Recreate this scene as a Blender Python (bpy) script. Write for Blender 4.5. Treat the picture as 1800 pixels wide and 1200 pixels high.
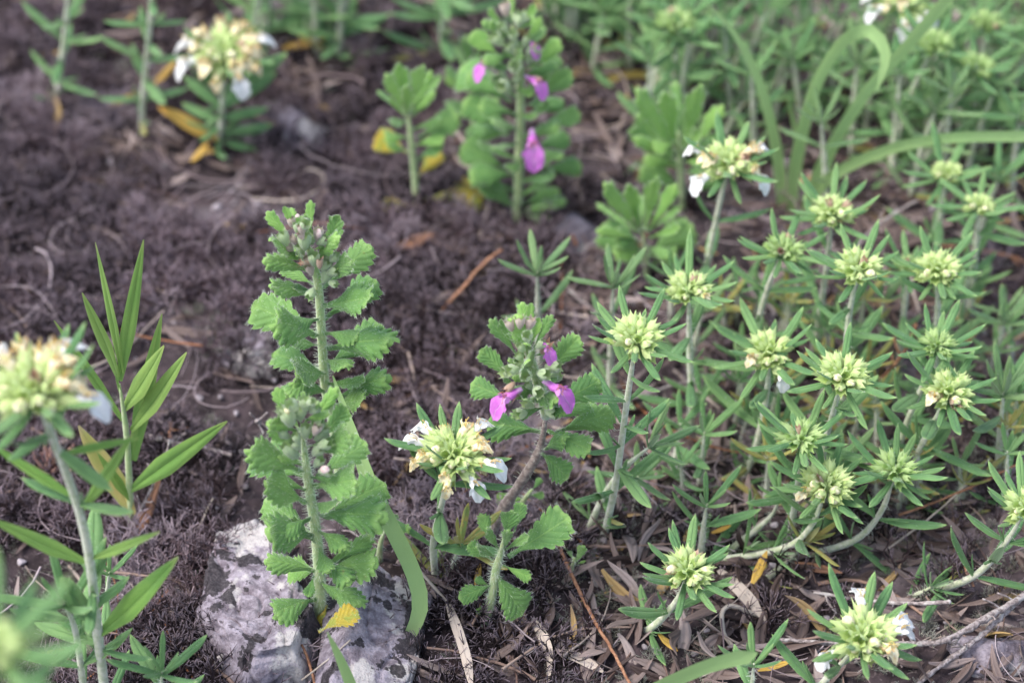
import bpy, math, random
import numpy as np
from mathutils import Vector, Matrix, Quaternion

for o in list(bpy.data.objects):
    bpy.data.objects.remove(o)
random.seed(11)
U = 0.01                      # all shapes below are written in centimetres
SC = bpy.context.scene
COL = SC.collection
R = math.radians

# ------------------------------------------------------------------ camera
PITCH = 40.0
CAM = Vector((0.0, -47.5, 39.9))
LENS, SENS = 55.0, 23.5
FPX = 1800 * LENS / SENS
cd = bpy.data.cameras.new('camera')
cam = bpy.data.objects.new('camera', cd)
COL.objects.link(cam)
cam.location = CAM * U
cam.rotation_euler = (R(90 - PITCH), 0, 0)
cd.lens = LENS
cd.sensor_width = SENS
cd.sensor_fit = 'HORIZONTAL'
cd.clip_start = 0.01
cd.clip_end = 100
cd.dof.use_dof = True
cd.dof.focus_distance = 0.523
cd.dof.aperture_fstop = 7.6
SC.camera = cam

# ------------------------------------------------------------------ light
w = bpy.data.worlds.new('World')
SC.world = w
w.use_nodes = True
wn = w.node_tree.nodes
wl = w.node_tree.links
wn.clear()
sky = wn.new('ShaderNodeTexSky')
sky.sky_type = 'NISHITA'
sky.sun_disc = False
SUN_EL, SUN_AZ = 60.0, -105.0
sky.sun_elevation = R(SUN_EL)
sky.sun_rotation = R(SUN_AZ)
sky.air_density = 1.0
sky.dust_density = 3.0
hs = wn.new('ShaderNodeHueSaturation')
hs.inputs['Saturation'].default_value = 0.85
bg = wn.new('ShaderNodeBackground')
bg.inputs['Strength'].default_value = 0.15
wo = wn.new('ShaderNodeOutputWorld')
wl.new(sky.outputs[0], hs.inputs['Color'])
wl.new(hs.outputs[0], bg.inputs['Color'])
wl.new(bg.outputs[0], wo.inputs['Surface'])
sd = bpy.data.lights.new('sun', 'SUN')
sd.energy = 1.15
sd.angle = R(22)
sd.color = (1.0, 0.98, 0.96)
so = bpy.data.objects.new('sun', sd)
COL.objects.link(so)
# direction towards the sun: azimuth measured from +Y towards +X
sv = Vector((math.sin(R(SUN_AZ)) * math.cos(R(SUN_EL)), math.cos(R(SUN_AZ)) * math.cos(R(SUN_EL)), math.sin(R(SUN_EL))))
so.rotation_euler = sv.to_track_quat('Z', 'Y').to_euler()
so.location = (0, 0, 2)
SC.view_settings.view_transform = 'Standard'
SC.view_settings.look = 'None'
SC.view_settings.gamma = 1
SC.view_settings.exposure = 1.42
SC.view_settings.use_curve_mapping = False

# ------------------------------------------------------------------ noise and terrain
_rng = np.random.RandomState(5)
_T = _rng.rand(256, 256)


def vnoise(x, y):
    x = np.asarray(x, float); y = np.asarray(y, float)
    xi = np.floor(x).astype(int); yi = np.floor(y).astype(int)
    fx = x - xi; fy = y - yi
    fx = fx * fx * (3 - 2 * fx); fy = fy * fy * (3 - 2 * fy)
    a = _T[xi & 255, yi & 255]; b = _T[(xi + 1) & 255, yi & 255]
    c = _T[xi & 255, (yi + 1) & 255]; d = _T[(xi + 1) & 255, (yi + 1) & 255]
    return (a * (1 - fx) + b * fx) * (1 - fy) + (c * (1 - fx) + d * fx) * fy


def fbm(x, y, o=4):
    s = 0; a = 0.5; t = 0
    for k in range(o):
        s = s + a * vnoise(x * 2 ** k + 17.3 * k, y * 2 ** k + 5.1 * k); t += a; a *= 0.5
    return s / t


def height(x, y):
    x = np.asarray(x, float); y = np.asarray(y, float)
    h = 1.5 * (fbm(x * 0.11 + 3, y * 0.11 + 9, 2) - 0.5)
    h = h + 1.0 * (fbm(x * 0.42, y * 0.42, 3) - 0.5)
    h = h + 0.30 * (fbm(x * 2.1 + 40, y * 2.1, 3) - 0.5)
    return h


def hgt(x, y):
    return float(height(x, y))


CP, SP = math.cos(R(PITCH)), math.sin(R(PITCH))


def ray(px, py):
    a = px - 900; b = 600 - py
    return Vector((a, CP * FPX + SP * b, -SP * FPX + CP * b)).normalized()


def ground(px, py, up=0.0):
    d = ray(px, py)
    z = 0
    for k in range(12):
        t = (z + up - CAM.z) / d.z
        p = CAM + d * t
        z = 0.5 * z + 0.5 * hgt(p.x, p.y)
    t = (z + up - CAM.z) / d.z
    return CAM + d * t


def aty(px, py, y):
    d = ray(px, py)
    return CAM + d * ((y - CAM.y) / d.y)


# ------------------------------------------------------------------ materials
def newmat(name):
    m = bpy.data.materials.new(name)
    m.use_nodes = True
    nt = m.node_tree
    for n in list(nt.nodes):
        nt.nodes.remove(n)
    return m, nt


class NT:
    def __init__(s, nt):
        s.nt = nt

    def n(s, t, **kw):
        nd = s.nt.nodes.new(t)
        for k, v in kw.items():
            setattr(nd, k, v)
        return nd

    def l(s, a, b):
        s.nt.links.new(a, b)

    def val(s, sock, v):
        if hasattr(v, 'links') or isinstance(v, bpy.types.NodeSocket):
            s.l(v, sock)
        else:
            sock.default_value = v

    def math(s, op, a, b=0.0, c=0.0):
        nd = s.n('ShaderNodeMath', operation=op)
        s.val(nd.inputs[0], a); s.val(nd.inputs[1], b); s.val(nd.inputs[2], c)
        return nd.outputs[0]

    def mix(s, f, a, b):
        nd = s.n('ShaderNodeMix', data_type='RGBA')
        s.val(nd.inputs[0], f)
        for sock, v in ((nd.inputs[6], a), (nd.inputs[7], b)):
            if isinstance(v, tuple):
                sock.default_value = (v[0], v[1], v[2], 1)
            else:
                s.l(v, sock)
        return nd.outputs[2]

    def noise(s, vec, sc, det=3, rough=0.55, out=0):
        nd = s.n('ShaderNodeTexNoise')
        s.l(vec, nd.inputs['Vector'])
        nd.inputs['Scale'].default_value = sc
        nd.inputs['Detail'].default_value = det
        nd.inputs['Roughness'].default_value = rough
        return nd.outputs[out]

    def ramp(s, f, a, b, c0=0.0, c1=1.0):
        nd = s.n('ShaderNodeMapRange')
        nd.interpolation_type = 'SMOOTHSTEP'
        s.l(f, nd.inputs[0])
        for i, v in enumerate((a, b, c0, c1)):
            nd.inputs[i + 1].default_value = v
        return nd.outputs[0]


def finish(t, col, rough=0.6, bump=None, bs=0.3, trans=0.0, tcol=None, spec=0.35, sheen=0.0):
    p = t.n('ShaderNodeBsdfPrincipled')
    t.l(col, p.inputs['Base Color'])
    t.val(p.inputs['Roughness'], rough)
    p.inputs['Specular IOR Level'].default_value = spec
    if sheen:
        p.inputs['Sheen Weight'].default_value = sheen
        p.inputs['Sheen Roughness'].default_value = 0.5
    if bump is not None:
        b = t.n('ShaderNodeBump')
        b.inputs['Strength'].default_value = bs
        b.inputs['Distance'].default_value = 0.0004
        t.l(bump, b.inputs['Height'])
        t.l(b.outputs[0], p.inputs['Normal'])
    out = t.n('ShaderNodeOutputMaterial')
    if trans > 0:
        tr = t.n('ShaderNodeBsdfTranslucent')
        t.l(tcol if tcol is not None else col, tr.inputs['Color'])
        mx = t.n('ShaderNodeMixShader')
        mx.inputs[0].default_value = trans
        t.l(p.outputs[0], mx.inputs[1]); t.l(tr.outputs[0], mx.inputs[2])
        t.l(mx.outputs[0], out.inputs['Surface'])
    else:
        t.l(p.outputs[0], out.inputs['Surface'])


def leaf_mat(name, c1, c2, tip, under, veins=0, trans=0.28, vc=None, blot=None, sheen=0.12, spots=0.0, groove=1.0, stripes=False):
    m, nt = newmat(name)
    t = NT(nt)
    uv = t.n('ShaderNodeUVMap').outputs[0]
    sep = t.n('ShaderNodeSeparateXYZ'); t.l(uv, sep.inputs[0])
    u, v = sep.outputs[0], sep.outputs[1]
    av = t.math('ABSOLUTE', t.math('SUBTRACT', v, 0.5))
    oi = t.n('ShaderNodeObjectInfo').outputs['Random']
    off = t.n('ShaderNodeVectorMath', operation='ADD')
    t.l(uv, off.inputs[0])
    cmb = t.n('ShaderNodeCombineXYZ'); t.val(cmb.inputs[0], t.math('MULTIPLY', oi, 57.0)); t.val(cmb.inputs[2], t.math('MULTIPLY', oi, 31.0))
    t.l(cmb.outputs[0], off.inputs[1])
    st = t.n('ShaderNodeVectorMath', operation='MULTIPLY')
    t.l(off.outputs[0], st.inputs[0]); st.inputs[1].default_value = (1, 0.45, 1)
    nz = t.noise(st.outputs[0], 3.0, 4)
    col = t.mix(t.ramp(nz, 0.35, 0.65), c1, c2)
    fine = t.noise(st.outputs[0], 38.0, 3)
    col = t.mix(t.math('MULTIPLY', t.ramp(fine, 0.45, 0.75), 0.16), col, under)
    # a little of the tip colour according to the leaf
    col = t.mix(t.math('MULTIPLY', t.math('MULTIPLY', oi, oi), 0.35), col, tip)
    tipf = t.ramp(u, 0.86, 1.0)
    col = t.mix(t.math('MULTIPLY', tipf, 0.8), col, tip)
    # paler margin
    col = t.mix(t.math('MULTIPLY', t.ramp(av, 0.40, 0.5), 0.35), col, tip)
    bump = t.math('MULTIPLY', fine, 0.6)
    if veins:
        a = t.math('SUBTRACT', t.math('MULTIPLY', u, float(veins)), t.math('MULTIPLY', av, veins * 0.62))
        fr = t.math('ABSOLUTE', t.math('SUBTRACT', t.math('FRACT', a), 0.5))
        side = t.ramp(fr, 0.0, 0.10, 1.0, 0.0)
        mid = t.ramp(av, 0.0, 0.035, 1.0, 0.0)
        vv = t.math('MAXIMUM', t.math('MULTIPLY', side, 0.5), mid)
        col = t.mix(t.math('MULTIPLY', vv, 0.4), col, vc or tip)
        quilt = t.ramp(fr, 0.0, 0.45, 0.0, 1.0)
        bump = t.math('ADD', t.math('MULTIPLY', quilt, 0.55), bump)
    else:
        mid = t.ramp(av, 0.0, 0.06, 1.0, 0.0)
        col = t.mix(t.math('MULTIPLY', mid, 0.35 * groove), col, vc or c1)
        bump = t.math('SUBTRACT', bump, t.math('MULTIPLY', mid, 1.3 * groove))
    if stripes:
        ln = t.ramp(t.math('SINE', t.math('MULTIPLY', v, 75.0)), -0.2, 0.9)
        col = t.mix(t.math('MULTIPLY', ln, 0.22), col, c1)
        foot = t.ramp(u, 0.0, 0.22, 0.75, 0.0)
        col = t.mix(foot, col, (0.46, 0.46, 0.22))
        bump = t.math('ADD', bump, t.math('MULTIPLY', ln, 0.8))
    if blot:
        bl = t.ramp(t.noise(st.outputs[0], 4.5, 3), 0.50, 0.60)
        col = t.mix(t.math('MULTIPLY', bl, 0.8), col, blot)
    if spots:
        sp = t.ramp(t.noise(st.outputs[0], 9.0, 2), 0.70, 0.76)
        col = t.mix(t.math('MULTIPLY', sp, spots), col, (0.22, 0.12, 0.04))
    bf = t.n('ShaderNodeNewGeometry').outputs['Backfacing']
    colb = t.mix(t.math('MULTIPLY', bf, 0.75), col, under)
    finish(t, colb, 0.62, bump, 0.55, trans, t.mix(0.5, colb, tip), 0.3, sheen)
    return m


def plain_mat(name, c1, c2, scale=900.0, rough=0.6, trans=0.0, sheen=0.0, spec=0.3, lo=0.35, hi=0.65, c3=None, bs=0.4):
    """noise coloured material; scale is in 1/metre"""
    m, nt = newmat(name)
    t = NT(nt)
    oc = t.n('ShaderNodeTexCoord').outputs['Object']
    nz = t.noise(oc, scale, 4)
    col = t.mix(t.ramp(nz, lo, hi), c1, c2)
    if c3:
        col = t.mix(t.ramp(t.noise(oc, scale * 0.35, 3), 0.52, 0.66), col, c3)
    oi = t.n('ShaderNodeObjectInfo').outputs['Random']
    hsv = t.n('ShaderNodeHueSaturation')
    t.l(col, hsv.inputs['Color'])
    t.val(hsv.inputs['Value'], t.math('ADD', t.math('MULTIPLY', oi, 0.25), 0.87))
    finish(t, hsv.outputs[0], rough, nz, bs, trans, None, spec, sheen)
    return m


M = {}
M['needle'] = leaf_mat('narrow_leaf_green', (0.070, 0.180, 0.062), (0.118, 0.255, 0.090), (0.33, 0.50, 0.17), (0.34, 0.44, 0.28), 0, 0.26, spots=0.5)
M['needleblue'] = leaf_mat('narrow_leaf_greygreen', (0.085, 0.180, 0.070), (0.135, 0.245, 0.095), (0.29, 0.40, 0.15), (0.30, 0.40, 0.25), 0, 0.22)
M['needleyellow'] = leaf_mat('narrow_leaf_yellowing', (0.19, 0.30, 0.09), (0.33, 0.34, 0.11), (0.55, 0.40, 0.08), (0.42, 0.42, 0.20), 0, 0.3, blot=(0.42, 0.32, 0.10))
M['needleorange'] = leaf_mat('narrow_leaf_orange', (0.60, 0.36, 0.06), (0.62, 0.42, 0.10), (0.60, 0.30, 0.05), (0.55, 0.42, 0.18), 0, 0.3)
M['broad'] = leaf_mat('toothed_leaf_green', (0.075, 0.190, 0.050), (0.120, 0.265, 0.068), (0.27, 0.45, 0.12), (0.26, 0.36, 0.18), 7, 0.27, vc=(0.26, 0.42, 0.10), sheen=0.15, spots=0.35)
M['broadlight'] = leaf_mat('toothed_leaf_fresh', (0.145, 0.32, 0.065), (0.215, 0.41, 0.09), (0.34, 0.55, 0.14), (0.36, 0.48, 0.24), 7, 0.32, vc=(0.32, 0.50, 0.13), sheen=0.15)
M['broadyellow'] = leaf_mat('toothed_leaf_yellow', (0.48, 0.46, 0.06), (0.66, 0.52, 0.06), (0.62, 0.34, 0.05), (0.5, 0.45, 0.2), 7, 0.35, vc=(0.40, 0.44, 0.10), blot=(0.34, 0.42, 0.08))
M['lance'] = leaf_mat('smooth_leaf_green', (0.13, 0.29, 0.055), (0.19, 0.36, 0.07), (0.34, 0.42, 0.12), (0.26, 0.40, 0.16), 0, 0.33, sheen=0.1)
M['lanceyellow'] = leaf_mat('smooth_leaf_yellow', (0.42, 0.44, 0.09), (0.62, 0.50, 0.15), (0.62, 0.50, 0.25), (0.55, 0.48, 0.22), 0, 0.35, sheen=0.1)
M['grass'] = leaf_mat('grass_blade_green', (0.31, 0.50, 0.11), (0.38, 0.58, 0.16), (0.38, 0.52, 0.17), (0.33, 0.50, 0.22), 0, 0.42, sheen=0.05, groove=0.1, stripes=True)
M['grassyellow'] = leaf_mat('grass_blade_yellow', (0.42, 0.42, 0.07), (0.50, 0.38, 0.07), (0.5, 0.25, 0.05), (0.45, 0.35, 0.1), 0, 0.3, sheen=0.05)
M['hair'] = plain_mat('plant_hair', (0.62, 0.70, 0.52), (0.75, 0.8, 0.7), 300, 0.5, 0.5)
M['stempale'] = plain_mat('stem_pale_felt', (0.36, 0.41, 0.24), (0.54, 0.54, 0.42), 700, 0.75, 0, 0.6)
M['stemgreen'] = plain_mat('stem_green', (0.26, 0.38, 0.14), (0.38, 0.44, 0.20), 700, 0.65, 0, 0.5)
M['stemwood'] = plain_mat('stem_woody', (0.16, 0.12, 0.105), (0.33, 0.27, 0.24), 900, 0.85, 0, 0.2)
M['calyx'] = leaf_mat('calyx_yellowgreen', (0.46, 0.62, 0.19), (0.59, 0.73, 0.27), (0.74, 0.83, 0.40), (0.64, 0.75, 0.36), 0, 0.35)
M['calyxyoung'] = leaf_mat('calyx_young_green', (0.32, 0.50, 0.15), (0.42, 0.60, 0.20), (0.58, 0.72, 0.28), (0.48, 0.62, 0.28), 0, 0.35)
M['calyxgreen'] = leaf_mat('calyx_hairy_green', (0.26, 0.42, 0.13), (0.36, 0.50, 0.20), (0.42, 0.50, 0.22), (0.42, 0.52, 0.30), 0, 0.3, sheen=0.6)
M['calyxpink'] = leaf_mat('calyx_pinkish', (0.40, 0.42, 0.22), (0.50, 0.34, 0.28), (0.58, 0.38, 0.36), (0.55, 0.45, 0.38), 0, 0.3, sheen=0.6)
M['calyxbrown'] = leaf_mat('calyx_brown', (0.32, 0.16, 0.10), (0.42, 0.22, 0.14), (0.5, 0.3, 0.2), (0.5, 0.35, 0.25), 0, 0.2, sheen=0.4)
M['budcream'] = plain_mat('bud_cream', (0.76, 0.69, 0.40), (0.84, 0.81, 0.60), 500, 0.5, 0.25)
M['budpink'] = plain_mat('bud_pink', (0.62, 0.42, 0.42), (0.78, 0.66, 0.58), 500, 0.6, 0.25, 0.5)
M['white'] = plain_mat('petal_white', (0.80, 0.79, 0.76), (0.86, 0.86, 0.85), 700, 0.5, 0.3)
M['tan'] = plain_mat('petal_faded', (0.74, 0.62, 0.34), (0.84, 0.79, 0.58), 900, 0.6, 0.3, c3=(0.66, 0.44, 0.20))
M['purple'] = plain_mat('petal_purple', (0.60, 0.17, 0.66), (0.72, 0.30, 0.78), 500, 0.45, 0.35)
M['purple'] = leaf_mat('petal_purple', (0.66, 0.16, 0.64), (0.76, 0.27, 0.74), (0.72, 0.24, 0.70), (0.80, 0.42, 0.76), 0, 0.38, vc=(0.80, 0.62, 0.82), sheen=0.1)
_t = NT(M['purple'].node_tree)
_p = next(n for n in M['purple'].node_tree.nodes if n.type == 'BSDF_PRINCIPLED')
_src = _p.inputs['Base Color'].links[0].from_socket
_sx = _t.n('ShaderNodeSeparateXYZ'); _t.l(_t.n('ShaderNodeUVMap').outputs[0], _sx.inputs[0])
_vn = _t.ramp(_t.math('SINE', _t.math('MULTIPLY', _sx.outputs[1], 44.0)), 0.3, 0.9)
_c = _t.mix(_t.math('MULTIPLY', _vn, 0.25), _src, (0.48, 0.10, 0.56))
_c = _t.mix(_t.ramp(_sx.outputs[0], 0.05, 0.45, 0.75, 0.0), _c, (0.80, 0.60, 0.80))
_t.l(_c, _p.inputs['Base Color'])
M['stamen'] = plain_mat('stamen_yellow', (0.70, 0.55, 0.15), (0.55, 0.30, 0.10), 400, 0.5)
M['stamenred'] = plain_mat('stamen_rust', (0.35, 0.10, 0.04), (0.5, 0.2, 0.08), 400, 0.5)
M['deadbrown'] = leaf_mat('dead_leaf_brown', (0.20, 0.10, 0.06), (0.30, 0.15, 0.09), (0.25, 0.13, 0.08), (0.3, 0.2, 0.14), 0, 0.15, sheen=0.05)
M['straw'] = leaf_mat('dry_straw', (0.38, 0.32, 0.26), (0.52, 0.45, 0.38), (0.5, 0.42, 0.34), (0.5, 0.42, 0.36), 0, 0.15, sheen=0.05)
M['twig'] = plain_mat('twig_bark_grey', (0.13, 0.105, 0.10), (0.33, 0.28, 0.27), 1300, 0.9, c3=(0.40, 0.37, 0.35), bs=0.9)
M['twigred'] = plain_mat('twig_bark_russet', (0.20, 0.09, 0.05), (0.32, 0.17, 0.10), 1100, 0.85, bs=0.8)
M['succulent'] = leaf_mat('succulent_leaf', (0.20, 0.30, 0.14), (0.28, 0.36, 0.18), (0.42, 0.12, 0.10), (0.4, 0.2, 0.18), 0, 0.15, blot=(0.40, 0.16, 0.14), sheen=0.05)


def attr_mat(name, dark, mid, pale, alt, tipc, rough=0.85, trans=0.0):
    m, nt = newmat(name)
    t = NT(nt)
    a = t.n('ShaderNodeAttribute'); a.attribute_name = 'tint'
    b = t.n('ShaderNodeAttribute'); b.attribute_name = 'tip'
    tint, tip = a.outputs['Fac'], b.outputs['Fac']
    col = t.mix(t.ramp(tint, 0.0, 0.45), dark, mid)
    col = t.mix(t.ramp(tint, 0.45, 0.85), col, pale)
    col = t.mix(t.ramp(tint, 0.90, 0.94), col, alt)
    col = t.mix(t.math('MULTIPLY', t.ramp(tip, 0.7, 1.0), 0.5), col, tipc)
    oc = t.n('ShaderNodeTexCoord').outputs['Object']
    nz = t.noise(oc, 1500, 3)
    finish(t, col, rough, nz, 0.5, trans, None, 0.3)
    return m


M['lichen'] = attr_mat('branching_lichen', (0.014, 0.008, 0.009), (0.046, 0.027, 0.029), (0.105, 0.070, 0.078), (0.25, 0.20, 0.22), (0.38, 0.30, 0.34))  # tips are paler, and brightened further to paint in small highlights
M['lichengrey'] = attr_mat('grey_lichen', (0.10, 0.095, 0.075), (0.17, 0.165, 0.13), (0.26, 0.26, 0.22), (0.20, 0.22, 0.13), (0.40, 0.40, 0.36))
M['litter'] = attr_mat('dead_leaf_litter', (0.050, 0.032, 0.028), (0.130, 0.093, 0.082), (0.28, 0.225, 0.21), (0.36, 0.24, 0.10), (0.27, 0.20, 0.18), 0.6, 0.1)
M['sticks'] = attr_mat('dry_stick_bark', (0.10, 0.06, 0.05), (0.22, 0.15, 0.12), (0.36, 0.30, 0.26), (0.26, 0.11, 0.05), (0.3, 0.24, 0.2))


def soil_mat():
    m, nt = newmat('soil')
    t = NT(nt)
    oc = t.n('ShaderNodeTexCoord').outputs['Object']
    big = t.noise(oc, 14, 4, 0.6)
    mid = t.noise(oc, 90, 5, 0.65)
    fine = t.noise(oc, 700, 4, 0.65)
    col = t.mix(t.ramp(mid, 0.35, 0.68), (0.015, 0.010, 0.011), (0.060, 0.042, 0.046))
    col = t.mix(t.math('MULTIPLY', t.ramp(big, 0.50, 0.64), 0.6), col, (0.20, 0.165, 0.18))
    col = t.mix(t.math('MULTIPLY', t.ramp(fine, 0.55, 0.72), 0.6), col, (0.22, 0.175, 0.17))
    finish(t, col, 0.92, t.math('ADD', fine, mid), 1.0)
    return m


def rock_mat(name, spots=True, dark=0.80):
    m, nt = newmat(name)
    t = NT(nt)
    oc = t.n('ShaderNodeTexCoord').outputs['Object']
    a = t.noise(oc, 60, 5, 0.6)
    b = t.noise(oc, 300, 5, 0.65)
    c = t.noise(oc, 1500, 3, 0.6)
    k = dark
    col = t.mix(t.ramp(b, 0.35, 0.65), (0.17 * k, 0.14 * k, 0.165 * k), (0.42 * k, 0.37 * k, 0.42 * k))
    col = t.mix(t.math('MULTIPLY', t.ramp(a, 0.53, 0.58), 0.8), col, (0.60 * k, 0.56 * k, 0.53 * k))
    col = t.mix(t.math('MULTIPLY', t.ramp(c, 0.52, 0.7), 0.4), col, (0.09 * k, 0.065 * k, 0.07 * k))
    if spots:
        wv = t.n('ShaderNodeTexNoise'); t.l(oc, wv.inputs['Vector']); wv.inputs['Scale'].default_value = 72; wv.inputs['Detail'].default_value = 5; wv.inputs['Roughness'].default_value = 0.62
        off = t.n('ShaderNodeVectorMath', operation='ADD'); t.l(oc, off.inputs[0]); off.inputs[1].default_value = (3.7, 1.9, 0.4)
        t.l(off.outputs[0], wv.inputs['Vector'])
        sp = t.math('MULTIPLY', t.ramp(wv.outputs[0], 0.525, 0.545), 0.95)
        col = t.mix(sp, col, t.mix(t.ramp(c, 0.4, 0.7), (0.022, 0.018, 0.02), (0.07, 0.06, 0.065)))
    finish(t, col, 0.9, t.math('ADD', t.math('MULTIPLY', b, 2.0), c), 1.0, spec=0.25)
    return m


M['soil'] = soil_mat()
M['rock'] = rock_mat('limestone_with_black_lichen')
M['rockplain'] = rock_mat('limestone_plain', False, 0.62)
M['pebble'] = attr_mat('small_stones', (0.14, 0.12, 0.12), (0.25, 0.22, 0.23), (0.38, 0.34, 0.36), (0.45, 0.28, 0.2), (0.3, 0.27, 0.28))


# ------------------------------------------------------------------ mesh helpers
class MB:
    def __init__(s):
        s.v = []; s.f = []; s.uv = []; s.mi = []

    def grid(s, P, UVs, mi=0):
        n, m = len(P), len(P[0])
        b = len(s.v)
        for i in range(n):
            for j in range(m):
                s.v.append(tuple(P[i][j])); s.uv.append(UVs[i][j])
        for i in range(n - 1):
            for j in range(m - 1):
                q = b + i * m + j
                s.f.append((q, q + m, q + m + 1, q + 1)); s.mi.append(mi)

    def tube(s, pts, rad, n=7, mi=0, cap=True, vr=(0, 1)):
        pts = [Vector(p) for p in pts]
        b = len(s.v)
        k = len(pts)
        nrm = None
        for i, p in enumerate(pts):
            d = (pts[min(i + 1, k - 1)] - pts[max(i - 1, 0)])
            if d.length < 1e-9: d = Vector((0, 0, 1))
            d.normalize()
            if nrm is None:
                nrm = d.orthogonal().normalized()
            nrm = (nrm - d * nrm.dot(d)).normalized()
            bn = d.cross(nrm)
            r = rad[i] if hasattr(rad, '__len__') else rad
            for j in range(n):
                a = 2 * math.pi * j / n
                s.v.append(tuple(p + (nrm * math.cos(a) + bn * math.sin(a)) * r))
                s.uv.append((vr[0] + (vr[1] - vr[0]) * i / (k - 1), j / n))
        for i in range(k - 1):
            for j in range(n):
                q = b + i * n; j2 = (j + 1) % n
                s.f.append((q + j, q + j2, q + n + j2, q + n + j)); s.mi.append(mi)
        if cap:
            s.f.append(tuple(b + (k - 1) * n + j for j in range(n))); s.mi.append(mi)
            s.f.append(tuple(b + n - 1 - j for j in range(n))); s.mi.append(mi)

    def hair(s, p, d, L, wd, mi=1, bend=None):
        p = Vector(p); d = Vector(d).normalized()
        sd_ = d.orthogonal().normalized() * wd
        q = Quaternion(d, random.random() * 6.28)
        sd_.rotate(q)
        b = len(s.v)
        m_ = p + d * L * 0.55
        e = p + d * L + (bend or Vector((0, 0, 0)))
        for x in (p - sd_, p + sd_, m_ - sd_ * 0.7, m_ + sd_ * 0.7, e):
            s.v.append(tuple(x)); s.uv.append((0.5, 0.5))
        s.f.append((b, b + 1, b + 3, b + 2)); s.mi.append(mi)
        s.f.append((b + 2, b + 3, b + 4)); s.mi.append(mi)

    def ball(s, c, r, n=8, mi=0, sx=1, sy=1, sz=1, ax=None):
        b = len(s.v); c = Vector(c)
        rows = n
        for i in range(rows + 1):
            th = math.pi * i / rows
            for j in range(n + 2):
                ph = 2 * math.pi * j / (n + 2)
                q = Vector((math.cos(th) * sx, math.sin(th) * math.cos(ph) * sy, math.sin(th) * math.sin(ph) * sz)) * r
                s.v.append(tuple(c + q)); s.uv.append((i / rows, j / (n + 2)))
        m = n + 2
        for i in range(rows):
            for j in range(m):
                j2 = (j + 1) % m
                s.f.append((b + i * m + j, b + (i + 1) * m + j, b + (i + 1) * m + j2, b + i * m + j2)); s.mi.append(mi)

    def mesh(s, name, mats, smooth=True):
        me = bpy.data.meshes.new(name)
        me.from_pydata([(x * U, y * U, z * U) for x, y, z in s.v], [], s.f)
        for m in mats:
            me.materials.append(m)
        me.polygons.foreach_set('material_index', s.mi)
        me.polygons.foreach_set('use_smooth', [smooth] * len(s.f))
        uvl = me.uv_layers.new(name='UVMap')
        li = np.zeros(len(me.loops), int)
        me.loops.foreach_get('vertex_index', li)
        uvl.data.foreach_set('uv', np.array(s.uv)[li].ravel())
        me.update()
        return me


def link(name, me, parent=None, loc=(0, 0, 0), rot=None, scale=1.0):
    """loc in cm relative to the parent"""
    o = bpy.data.objects.new(name, me)
    COL.objects.link(o)
    if parent is not None:
        o.parent = parent
    o.location = Vector(loc) * U
    if rot is not None:
        o.rotation_mode = 'QUATERNION'
        o.rotation_quaternion = rot
    if isinstance(scale, (int, float)):
        o.scale = (scale,) * 3
    else:
        o.scale = scale
    return o


def root(name, label, cat, loc, group=None):
    o = bpy.data.objects.new(name, None)
    COL.objects.link(o)
    o.empty_display_size = 0.005
    o.location = Vector(loc) * U
    o['label'] = label; o['category'] = cat
    if group: o['group'] = group
    return o


def tag(o, label, cat, group=None, kind=None):
    if label: o['label'] = label
    if cat: o['category'] = cat
    if group: o['group'] = group
    if kind: o['kind'] = kind
    return o


def frame(d, up):
    """rotation that maps +X to d and +Z as near as possible to up"""
    x = Vector(d).normalized()
    z = Vector(up) - x * Vector(up).dot(x)
    if z.length < 1e-6: z = x.orthogonal()
    z.normalize()
    y = z.cross(x)
    return Matrix((x, y, z)).transposed().to_quaternion()


def spline(pts, step=0.25):
    pts = [Vector(p) for p in pts]
    if len(pts) == 2:
        pts = [pts[0], pts[0].lerp(pts[1], 0.5), pts[1]]
    P = [pts[0] * 2 - pts[1]] + pts + [pts[-1] * 2 - pts[-2]]
    out = []
    for i in range(1, len(P) - 2):
        n = max(2, int((P[i + 1] - P[i]).length / step))
        for k in range(n):
            t = k / n
            a, b, c, d = P[i - 1], P[i], P[i + 1], P[i + 2]
            out.append(0.5 * ((2 * b) + (c - a) * t + (2 * a - 5 * b + 4 * c - d) * t * t + (3 * b - a - 3 * c + d) * t ** 3))
    out.append(pts[-1])
    return out


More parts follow.
